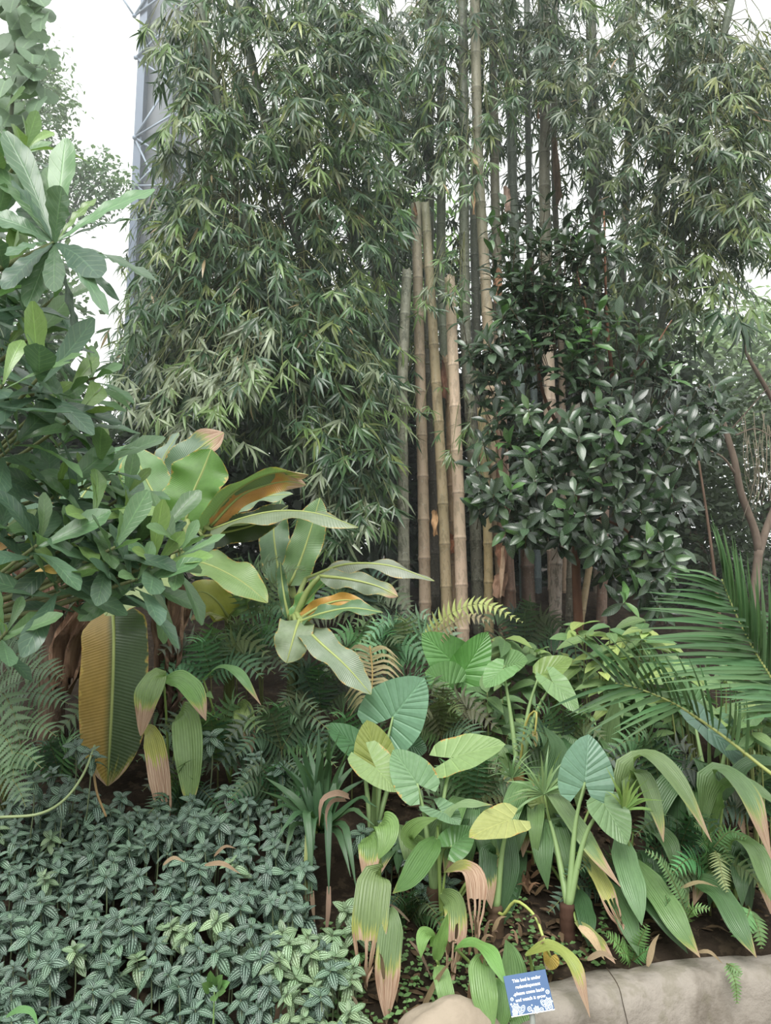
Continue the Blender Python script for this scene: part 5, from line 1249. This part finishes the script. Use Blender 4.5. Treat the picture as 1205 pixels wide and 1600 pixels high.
# ------------------------------------------------------------------ palm fronds at the edge
base = np.array([1.95, 2.75, float(g(1.95, 2.95))])
t = thing('date_palm', 'palm with stiff feathery fronds reaching in above the wall', 'palm', base)
bb = B(); tube(bb, [base - (0, 0, .2), base + (0, 0, .35)], .09, .07, 10, 4, c(110, 90, 70)); part('trunk', bb.mesh('trunk', M_BARK, base), t)
q = np.random.default_rng(13)
def palm_frond(rpts, nA, fA, fB, col, ra=.011):
    R = spline([at(*p) for p in rpts], 40); Rp = spline([np.array([p[0], p[1], p[2]], float) for p in rpts], 40)
    fo = part('frond', None, t) if False else None
    bb = B(); tube(bb, [base + (0, 0, .35)] + list(R[::4]), ra, .003, 7, 40, c(140, 148, 84)); part('rachis', bb.mesh('rachis', M_STEM, base), t)
    for k in range(nA):
        v = (k + .5) / nA; i = int(v * 40)
        for fn, sgn in ((fA, 1), (fB, -1)):
            r = fn(v)
            if r is None: continue
            dx, dy, Lp = r
            n_ = math.hypot(dx, dy); dx, dy = dx / n_ + q.normal(0, .035), dy / n_ + q.normal(0, .035); Lp *= q.uniform(.9, 1.08)
            x, y, Yd = Rp[i]; e = at(x + dx * Lp, y + dy * Lp, Yd - .12 + q.normal(0, .06)); s = R[i]
            V, F, U = ribbon([s, (s + e) / 2 + np.array([0, -.015, .012]), e], .0085, lambda w: max(.05, min(1, .45 + 4 * w) * (1 - w ** 2.6)), up=(.2 * sgn, -1, .5), n=6, m=1, fold=.55)
            part('leaflet', B().add(V, F, U, c(*col) * q.uniform(.8, 1.2)).mesh('leaflet', M_PALM, base), t)
palm_frond([(1240, 1120, 2.85), (1205, 1058, 2.95), (1175, 1010, 3.05), (1148, 955, 3.15), (1128, 905, 3.2)], 38,
           lambda v: (.04 - .25 * v, -1, 170 - 60 * v), lambda v: (-1, .0 - .35 * v ** 3, (60 + 130 * math.sin(math.pi * min(1, v * .8 + .18)) if v > .2 else 90)), (80, 120, 72))
palm_frond([(1250, 1240, 2.7), (1200, 1205, 2.8), (1130, 1150, 2.9), (1060, 1103, 3.0), (1000, 1077, 3.05), (962, 1068, 3.1)], 30,
           lambda v: None if v < .3 else ((.02, -1, 90) if v < .48 else (-.3 - .75 * (v - .45), -1 + .75 * (v - .45), 128 - 20 * v)), lambda v: None if v < .62 else (-1, .42 - .3 * (v - .6), 120), (74, 112, 64), .012)
palm_frond([(1260, 1110, 2.8), (1235, 1075, 3.0), (1225, 1020, 3.1), (1218, 960, 3.2)], 20, lambda v: (-.12, -1, 130), lambda v: (-1, -.1, 130), (82, 122, 74))

# ------------------------------------------------------------------ lime-leaved bushes on the slope
LT = [small_leaf(1, .23, p_ovate, 5, 2, d, f) for d, f in ((.15, .25), (.35, .2), (.55, .3))]
LCOL = [c(116, 148, 92), c(140, 166, 92), c(98, 132, 82), c(164, 184, 100)]
LME = leaf_meshes('leaf', LT, LCOL, M_SOFT)
def lime_bush(label, zone, n, dr, basep, L, seed, wts):
    q = np.random.default_rng(seed); base = gp(*basep); t = thing('lime_leaved_bush', label, 'bush', base, 'leafy bushes on the slope')
    pl = np.array(zone, float); lo, hi = pl.min(0), pl.max(0); k = 0
    while k < n:
        x, y = q.uniform(lo[0], hi[0]), q.uniform(lo[1], hi[1])
        if not inside(pl, x, y): continue
        k += 1; p = at(x, y, q.uniform(*dr)); gb = np.array([p[0] * .7 + base[0] * .3, p[1] * .7 + base[1] * .3, 0]); gb[2] = float(g(gb[0], gb[1]))
        stem('stem', [gb, (gb + p) / 2 + (0, .02, .05), p], .006, .003, c(116, 126, 76), t, base, M_STEM, 5, 6)
        for i in range(q.integers(4, 7)):
            a = q.uniform(0, 6.28); d = nz(np.array([math.cos(a), math.sin(a) * .7 - .35, q.uniform(-.5, .45)])); nn = nz(np.array([q.normal(0, .3), -.6, 1]))
            ci = int(q.choice(4, p=wts)); o2 = part('leaf', LME[int(q.integers(0, 3)) * 4 + ci], t); place(o2, p - d * .0 - base + np.array([0, 0, -.015 * i]), frame(d, nn) * L * q.uniform(.75, 1.2))
lime_bush('bright lime-leaved bush at the foot of the spotted bamboo culm', [(870, 965), (960, 950), (1030, 975), (1040, 1060), (960, 1090), (880, 1060)], 34, (4.3, 4.9), (945, 4.7), .145, 1, [.4, .25, .2, .15])
lime_bush('leafy bush behind the palm fronds', [(1030, 1020), (1205, 1020), (1205, 1170), (1120, 1130), (1030, 1090)], 38, (4.0, 4.7), (1120, 4.4), .15, 2, [.5, .1, .35, .05])
lime_bush('leafy bush behind the fresh elephant ear leaves', [(740, 990), (880, 1000), (890, 1080), (800, 1080), (740, 1050)], 26, (4.6, 5.1), (810, 4.9), .15, 3, [.55, .12, .28, .05])
lime_bush('low dark bush under the lime-leaved bush', [(890, 1080), (1080, 1090), (1080, 1180), (900, 1150)], 16, (4.2, 4.5), (980, 4.35), .12, 4, [.2, .0, .8, .0])
lime_bush('leafy plant at the frame edge under the palm', [(1150, 1090), (1230, 1090), (1230, 1200), (1170, 1190)], 12, (3.6, 3.9), (1190, 3.8), .13, 5, [.5, .1, .4, .0])
lime_bush('low leafy plant behind the scorched yellow elephant ear', [(700, 1060), (800, 1090), (860, 1150), (760, 1150)], 12, (4.2, 4.5), (770, 4.4), .12, 6, [.3, .0, .7, .0])

# ------------------------------------------------------------------ silver-striped groundcover
rp = np.random.default_rng(51)
PT = [small_leaf(1, .29, p_ovate, 5, 2, d, f) for d, f in ((.2, .22), (.4, .18), (.65, .25))]
PCOL = [c(46, 72, 54), c(56, 84, 60), c(40, 64, 50), c(88, 112, 70)]
PME = leaf_meshes('leaf', PT, PCOL, M_PIL)
PSTEM = B(); tube(PSTEM, [(0, 0, -.3), (.01, 0, -.12), (0, 0, 0)], .004, .0025, 5, 5, c(92, 104, 76)); PSTEM = PSTEM.mesh('stem', M_STEM)
PZ = [(-30, 1262), (120, 1255), (200, 1262), (330, 1268), (420, 1225), (470, 1215), (485, 1300), (470, 1420), (505, 1480), (560, 1500), (560, 1590), (520, 1640), (-30, 1640)]
n_p = 0; tries = 0; pts_done = []
def pilea(p, size, pale, seed_el):
    lab = 'silver-striped dark green groundcover plant in the mound' if not pale else 'paler yellow-green striped groundcover plant in the mound'
    t = thing('striped_groundcover', lab, 'plant', p, 'silver-striped groundcover plants')
    part('stem', PSTEM, t)
    ax = nz(np.array([rp.normal(0, .22), -.5 + rp.normal(0, .2), 1])); s = nz(cr(ax, (0, 1, .1))); r2 = cr(ax, s); a0 = rp.uniform(0, 6.28)
    for tier, (nl, el, L, dz) in enumerate(((2, 38, .45, .0), (4, 72, .85, .008), (4, 98, 1.0, .03), (3, 112, 1.0, .06))):
        if tier == 3 and rp.uniform() < .4: continue
        for i in range(nl):
            a = a0 + tier * .8 + i * 2 * math.pi / nl + rp.normal(0, .12); e = math.radians(el + rp.normal(0, 8)); rad = s * math.cos(a) + r2 * math.sin(a)
            d = ax * math.cos(e) + rad * math.sin(e); nn = ax * math.sin(e) - rad * math.cos(e)
            ci = 3 if pale else int(rp.choice([0, 1, 2]))
            o2 = part('leaf', PME[int(rp.integers(0, 3)) * 4 + ci], t); place(o2, -ax * dz, frame(d, nn) * size * L * rp.uniform(.88, 1.12))
while n_p < 330 and tries < 20000:
    tries += 1
    Yd = rp.uniform(2.25, 4.1); px = rp.uniform(-30, 570); p = gp(px, Yd); h = .12 + .14 * rp.uniform() + .05 * math.sin(4 * p[0] + 3 * Yd)
    p = p + np.array([0, 0, h]); X_, Y_ = project(p)
    if not inside(PZ, X_, Y_): continue
    if any(np.linalg.norm(p - o_) < .062 for o_ in pts_done): continue
    if 225 < X_ < 262 and 1530 < Y_ < 1575 and rp.uniform() < .8: continue
    pts_done.append(p); n_p += 1
    pale = (X_ > 430 and Y_ > 1440 and rp.uniform() < .7) or (240 < X_ < 350 and 1400 < Y_ < 1480 and rp.uniform() < .55) or rp.uniform() < .04
    pilea(p, rp.uniform(.052, .074), pale, 0)
for (X_, Y_, Yd) in [(30, 1235, 3.75), (62, 1248, 3.72), (108, 1222, 3.8), (136, 1240, 3.75), (150, 1258, 3.7), (80, 1205, 3.85), (18, 1252, 3.7), (172, 1264, 3.7), (215, 1268, 3.7), (250, 1258, 3.72), (90, 1258, 3.7), (190, 1245, 3.8), (118, 1165, 3.7), (140, 1175, 3.65), (52, 1215, 3.6), (95, 1240, 3.6), (330, 1150, 3.9), (380, 1205, 3.7), (300, 1250, 3.7), (400, 1180, 3.8), (540, 1420, 3.2), (555, 1450, 3.1), (640, 1330, 3.5), (650, 1345, 3.45), (620, 1310, 3.55), (660, 1390, 3.4), (565, 1300, 3.6),
                     (610, 1290, 3.6), (470, 1480, 3.0), (520, 1460, 3.05), (500, 1520, 2.9), (440, 1200, 3.7), (355, 1235, 3.7), (600, 1330, 3.6), (700, 1380, 3.45)]:
    p = at(X_, Y_, Yd); p[2] = max(p[2], float(g(p[0], p[1])) + .04); pilea(p, rp.uniform(.06, .08), X_ > 460 and Y_ > 1400, 0)

# ------------------------------------------------------------------ tiny weeds, leaf litter, twigs
q = np.random.default_rng(61)
WT = [small_leaf(1, .38, p_ovate, 2, 1, .2, .15)]
items = []
for _ in range(2600):
    px = q.uniform(440, 960); Yd = q.uniform(2.6, 3.5); p = gp(px, Yd)
    if p[1] < wall_y(p[0]) + (.2 if p[0] > .4 else .03): continue
    X_, Y_ = project(p)
    if Y_ < 1440 + 40 * math.sin(px * .03) or (math.sin(px * .05) * math.sin(Yd * 9 + px * .01) < -.35): continue
    a = q.uniform(0, 6.28); d = nz(np.array([math.cos(a), math.sin(a), q.uniform(-.1, .5)]))
    items.append((0, frame(d, nz(np.array([q.normal(0, .3), -.5, 1]))) * q.uniform(.014, .03), p + np.array([0, 0, q.uniform(.005, .07)]), c(112, 152, 84) * q.uniform(.6, 1.15)))
single('weeds', scatter_mesh('weeds', WT, items, M_SOFT), 'tiny bright green weeds carpeting the soil behind the boulder', 'weeds', kind='stuff')
items = []
for _ in range(1800):
    px = q.uniform(560, 1205); Yd = q.uniform(2.75, 4.3); p = gp(px, Yd)
    if p[1] < wall_y(p[0]) + (.2 if p[0] > .4 else .03): continue
    a = q.uniform(0, 6.28); d = nz(np.array([math.cos(a), math.sin(a), q.uniform(-.2, .3)]))
    items.append((0, frame(d, nz(np.array([q.normal(0, .4), -.3, 1]))) * q.uniform(.03, .08), p + np.array([0, 0, q.uniform(.0, .025)]), c(132, 104, 80) * q.uniform(.5, 1.25)))
single('leaf_litter', scatter_mesh('leaf_litter', [small_leaf(1, .16, p_lance, 3, 1, .15, .3)], items, M_DRY), 'brown dry leaf litter covering the soil behind the wall', 'litter', kind='stuff')

def dry_strip(px, py, Yd, ang_, Lpx, wpx, col, label):
    a = math.radians(ang_); P0 = at(px, py, Yd); e = at(px + Lpx * math.cos(a), py - Lpx * math.sin(a), Yd - .04)
    V, F, U = ribbon([P0, (P0 + e) / 2 + np.array([0, 0, .02]), e], wpx * .5 * Yd / FPX, p_lance, up=(0, -.8, .8), n=8, m=2, fold=.5)
    single('dry_leaf', B().add(V - P0, F, U, c(*col)).mesh('dry_leaf', M_DRY), label, 'dry leaf', P0, 'dry fallen leaves')
dry_strip(1012, 1510, 3.06, 70, 54, 9, (206, 178, 146), 'pale curled dry leaf standing on the concrete wall edge')
dry_strip(918, 1500, 3.04, 0, 46, 9, (198, 170, 140), 'dry leaf lying flat on the wall top beside the sword fern')
dry_strip(904, 1448, 3.15, -52, 66, 14, (206, 176, 140), 'long straw-coloured dry leaf leaning from the brown elephant ear base')
dry_strip(1064, 1388, 3.3, 2, 58, 6, (190, 168, 130), 'straight dry stalk bridging the far strap leaves')
dry_strip(1090, 1488, 3.13, -25, 44, 6, (192, 164, 132), 'thin dry leaf beside the yellowish strap leaf tip')
dry_strip(255, 1352, 3.15, 8, 34, 7, (190, 168, 132), 'thin straw-coloured dry leaf lying on the striped plants')
dry_strip(320, 1352, 3.1, -14, 58, 8, (186, 158, 126), 'longer dry leaf lying across the striped plants')
dry_strip(335, 1338, 3.12, 20, 36, 6, (176, 148, 118), 'dry leaf scrap leaning against the longer one')
dry_strip(600, 1530, 2.85, 100, 42, 6, (150, 124, 100), 'thin dry stalk beside the hanging brown-tipped leaf')
dry_strip(640, 1470, 2.95, -60, 70, 5, (172, 148, 122), 'dry slanting stalk above the weeds')
dry_strip(655, 1590, 2.85, 60, 110, 8, (162, 142, 104), 'dry pale stem rising from beside the boulder')
dry_strip(735, 1570, 2.85, 75, 90, 16, (156, 118, 96), 'broad brown dry leaf behind the bright arching leaf')
dry_strip(640, 1440, 3.1, 150, 60, 4, (150, 132, 110), 'thin dry twig in the dark hollow of the bed')
dry_strip(560, 1590, 2.8, 110, 36, 8, (196, 176, 150), 'short pale dry leaf at the bottom edge of the bed')
for k in range(46):
    x, y = q.uniform(780, 840), q.uniform(1325, 1400); dry_strip(x, y, 3.75 - (y - 1325) * .004, q.uniform(0, 180), q.uniform(18, 34), q.uniform(4, 7), tuple(np.array((176, 138, 104)) * q.uniform(.7, 1.15)), 'brown curled dry leaf in the heap behind the scorched elephant ear')
for k in range(26):
    x, y = q.uniform(690, 850), q.uniform(1440, 1510); P0 = at(x, y, 3.1); dry_strip(x, y, 3.1 - (y - 1440) * .002, q.uniform(0, 180), q.uniform(18, 34), q.uniform(4, 7), tuple(np.array((176, 146, 116)) * q.uniform(.7, 1.15)), 'small dry leaf strewn on the soil near the blue sign')

# trailing vine stem over the striped plants
bb = B(); tube(bb, [at(0, 1277, 3.25), at(60, 1272, 3.25), at(100, 1250, 3.35), at(130, 1210, 3.5), at(148, 1165, 3.7)], .006, .005, 7, 24, c(132, 146, 104))
single('trailing_stem', bb.mesh('trailing_stem', M_STEM), 'long bare green trailing stem curving above the striped plants', 'stem')
bb = B(); tube(bb, [at(146, 1205, 3.75), at(152, 1240, 3.65), at(166, 1276, 3.6)], .006, .005, 7, 12, c(140, 118, 84))
single('trailing_stem', bb.mesh('trailing_stem', M_BARK), 'short brown stem below the hanging banana leaf', 'stem')
V, F, U = ribbon([at(10, 1588, 2.35), at(30, 1578, 2.32), at(50, 1582, 2.3), at(60, 1606, 2.28)], .012, p_lance, up=(0, -.7, 1), n=10, m=2)
single('grass_blade', B().add(V, F, U, c(110, 158, 90)).mesh('grass_blade', M_STRAP), 'single bright arching blade below the striped plants', 'leaf')

# small bright ivy-like plant low in the striped plants
base = at(335, 1550, 2.65); t = thing('seedling', 'bright green lobed seedling in the striped groundcover', 'plant', base)
stem('stem', [base - (0, 0, .12), base], .003, .002, c(110, 140, 80), t, base, M_STEM)
for (tx, ty) in [(318, 1538), (345, 1525), (350, 1548), (336, 1562), (328, 1520), (356, 1535)]:
    A = at((335 + tx) / 2, (1550 + ty) / 2, 2.62); T = at(tx, ty, 2.58); V, F, U = heart(A, T, .016, (0, -1, .6), nr=6, m=2)
    part('leaf', B().add(V, F, U, c(100, 140, 76)).mesh('leaf', M_SOFT, base), t)

# ------------------------------------------------------------------ information sign
cs = [at(788, 1525, 2.66), at(849, 1516, 2.66), at(870, 1576, 2.60), at(798, 1590, 2.60)]
o = sum(cs) / 4; r_ = nz(cs[1] - cs[0] + cs[2] - cs[3]); u_ = (cs[0] + cs[1] - cs[2] - cs[3]); u_ = nz(u_ - r_ * u_.dot(r_)); n_ = cr(r_, u_)
w_ = (np.linalg.norm(cs[1] - cs[0]) + np.linalg.norm(cs[2] - cs[3])) / 2; h_ = (np.linalg.norm(cs[0] - cs[3]) + np.linalg.norm(cs[1] - cs[2])) / 2
t = thing('sign', 'small blue information sign with white lettering on a metal stake', 'sign', (o[0], o[1], 0))
so = np.array(t.location)
def sbox(bb, x0, x1, y0, y1, z0, z1, col):
    V = [o + r_ * x + u_ * y + n_ * z for z in (z0, z1) for (x, y) in ((x0, y0), (x1, y0), (x1, y1), (x0, y1))]
    bb.add(V, [(3, 2, 1, 0), (4, 5, 6, 7), (0, 1, 5, 4), (1, 2, 6, 5), (2, 3, 7, 6), (3, 0, 4, 7)], None, col)
bb = B(); sbox(bb, -w_ / 2, w_ / 2, -h_ / 2, h_ / 2, -.003, .003, c(34, 74, 116))
plate = part('panel', bb.mesh('panel', M_BLUE, so, False), t, label='blue printed panel')
bb = B(); sbox(bb, -w_ / 2, w_ / 2, -h_ / 2 - .0012, -h_ / 2 + .0012, -.0031, .0036, c(232, 236, 238))
part('panel_edge', bb.mesh('panel_edge', M_WHITE, so, False), plate)
Rm = np.stack([r_, u_, n_], 1)
for k, line in enumerate(['This bed is under', 'redevelopment', 'please come back', 'and watch it grow']):
    cu = bpy.data.curves.new('lettering', 'FONT'); cu.body = line; cu.size = .0130; cu.align_x = 'CENTER'; cu.extrude = .0003; cu.offset = .00022
    cu.materials.append(bpy.data.materials.get('lettering_white') or NT('lettering_white').mat)
    tmp = bpy.data.objects.new('lettering_source', cu); me = bpy.data.meshes.new_from_object(tmp); bpy.data.objects.remove(tmp); me.name = 'lettering'
    ob = bpy.data.objects.new('lettering', me); C.objects.link(ob); ob.parent = plate
    M4 = np.eye(4); M4[:3, :3] = Rm; M4[:3, 3] = o + r_ * .002 + u_ * (h_ * .30 - k * .0176) + n_ * .0036 - so; ob.matrix_local = Matrix(M4.tolist())
mw = bpy.data.materials['lettering_white']; nt = mw.node_tree
bsd = nt.nodes.new('ShaderNodeBsdfPrincipled'); bsd.inputs['Base Color'].default_value = (.86, .88, .9, 1); bsd.inputs['Roughness'].default_value = .5
mo = nt.nodes.new('ShaderNodeOutputMaterial'); nt.links.new(bsd.outputs[0], mo.inputs[0])
q = np.random.default_rng(71)
def ring(bb, x, y, r, th, el=1.0, ang_=0):
    V = []; n = 18
    for k in range(n):
        a = 2 * math.pi * k / n
        for rr in (r, r - th):
            X_, Y_ = rr * math.cos(a), rr * math.sin(a) * el
            V.append(o + r_ * (x + X_ * math.cos(ang_) - Y_ * math.sin(ang_)) + u_ * (y + X_ * math.sin(ang_) + Y_ * math.cos(ang_)) + n_ * .0038)
    bb.add(V, [(2 * k, 2 * ((k + 1) % n), 2 * ((k + 1) % n) + 1, 2 * k + 1) for k in range(n)], None, c(214, 230, 240))
def dot(bb, x, y, r): ring(bb, x, y, r, r * .98)
W2, H2 = w_ / 2, h_ / 2
orn = [(-W2 * .82, -H2 * .18, .005, 1), (-W2 * .68, -H2 * .02, .0022, 0), (-W2 * .72, -H2 * .62, .011, 2), (-W2 * .42, -H2 * .72, .011, 3), (-W2 * .8, -H2 * .85, .008, 2), (-W2 * .12, -H2 * .78, .007, 1), (W2 * .02, -H2 * .62, .0022, 0), (W2 * .2, -H2 * .86, .0085, 2), (W2 * .42, -H2 * .9, .006, 1),
       (W2 * .55, -H2 * .62, .011, 3), (W2 * .8, -H2 * .6, .011, 2), (W2 * .86, -H2 * .12, .006, 1), (W2 * .7, H2 * .05, .0028, 0), (W2 * .84, -H2 * .86, .007, 1), (-W2 * .56, -H2 * .9, .005, 1), (W2 * .66, -H2 * .86, .005, 1), (-W2 * .9, -H2 * .42, .003, 0), (0, -H2 * .9, .003, 0)]
for (x, y, r, kd) in orn:
    bb = B()
    if kd == 0: dot(bb, x, y, r)
    elif kd == 1: ring(bb, x, y, r, r * .32); dot(bb, x, y, r * .3)
    elif kd == 2:
        ring(bb, x, y, r, r * .2); ring(bb, x, y, r * .62, r * .2); dot(bb, x, y, r * .25)
        for k in range(7): dot(bb, x + r * 1.15 * math.cos(k * .9), y + r * 1.15 * math.sin(k * .9), r * .14)
    else: ring(bb, x, y, r, r * .18, .62, 1.0 if x < 0 else 2.0); ring(bb, x, y, r * .6, r * .22, .55, 1.0 if x < 0 else 2.0)
    part('flower_motif', bb.mesh('flower_motif', M_WHITE, so), plate)
bb = B(); bp_ = o - n_ * .01; foot = np.array([o[0] + .004, o[1] + .03, -.02]); tube(bb, [bp_ - u_ * h_ * .1, bp_ - u_ * h_ * .45, foot], .009, .009, 8, 6, c(150, 156, 150)); part('stake', bb.mesh('stake', M_STEEL, so), t)

# ------------------------------------------------------------------ thin haze volume added to imitate veiling glare of the bright sky
k = NT('glare_haze'); vsn = k.n('ShaderNodeVolumeScatter'); vsn.inputs['Color'].default_value = (.95, 1, 1, 1); vsn.inputs['Density'].default_value = .012; vsn.inputs['Anisotropy'].default_value = .2
out = k.n('ShaderNodeOutputMaterial'); k.link(vsn.outputs[0], out.inputs['Volume'])
V = [(x, y, z) for z in (1.0, 13) for (x, y) in ((-9, 3.8), (9, 3.8), (9, 17), (-9, 17))]
me = bpy.data.meshes.new('haze'); me.from_pydata(V, [], [(3, 2, 1, 0), (4, 5, 6, 7), (0, 1, 5, 4), (1, 2, 6, 5), (2, 3, 7, 6), (3, 0, 4, 7)]); me.materials.append(k.mat)
single('haze', me, 'thin haze added around the bamboo to stand in for sky glare', 'haze', kind='stuff')
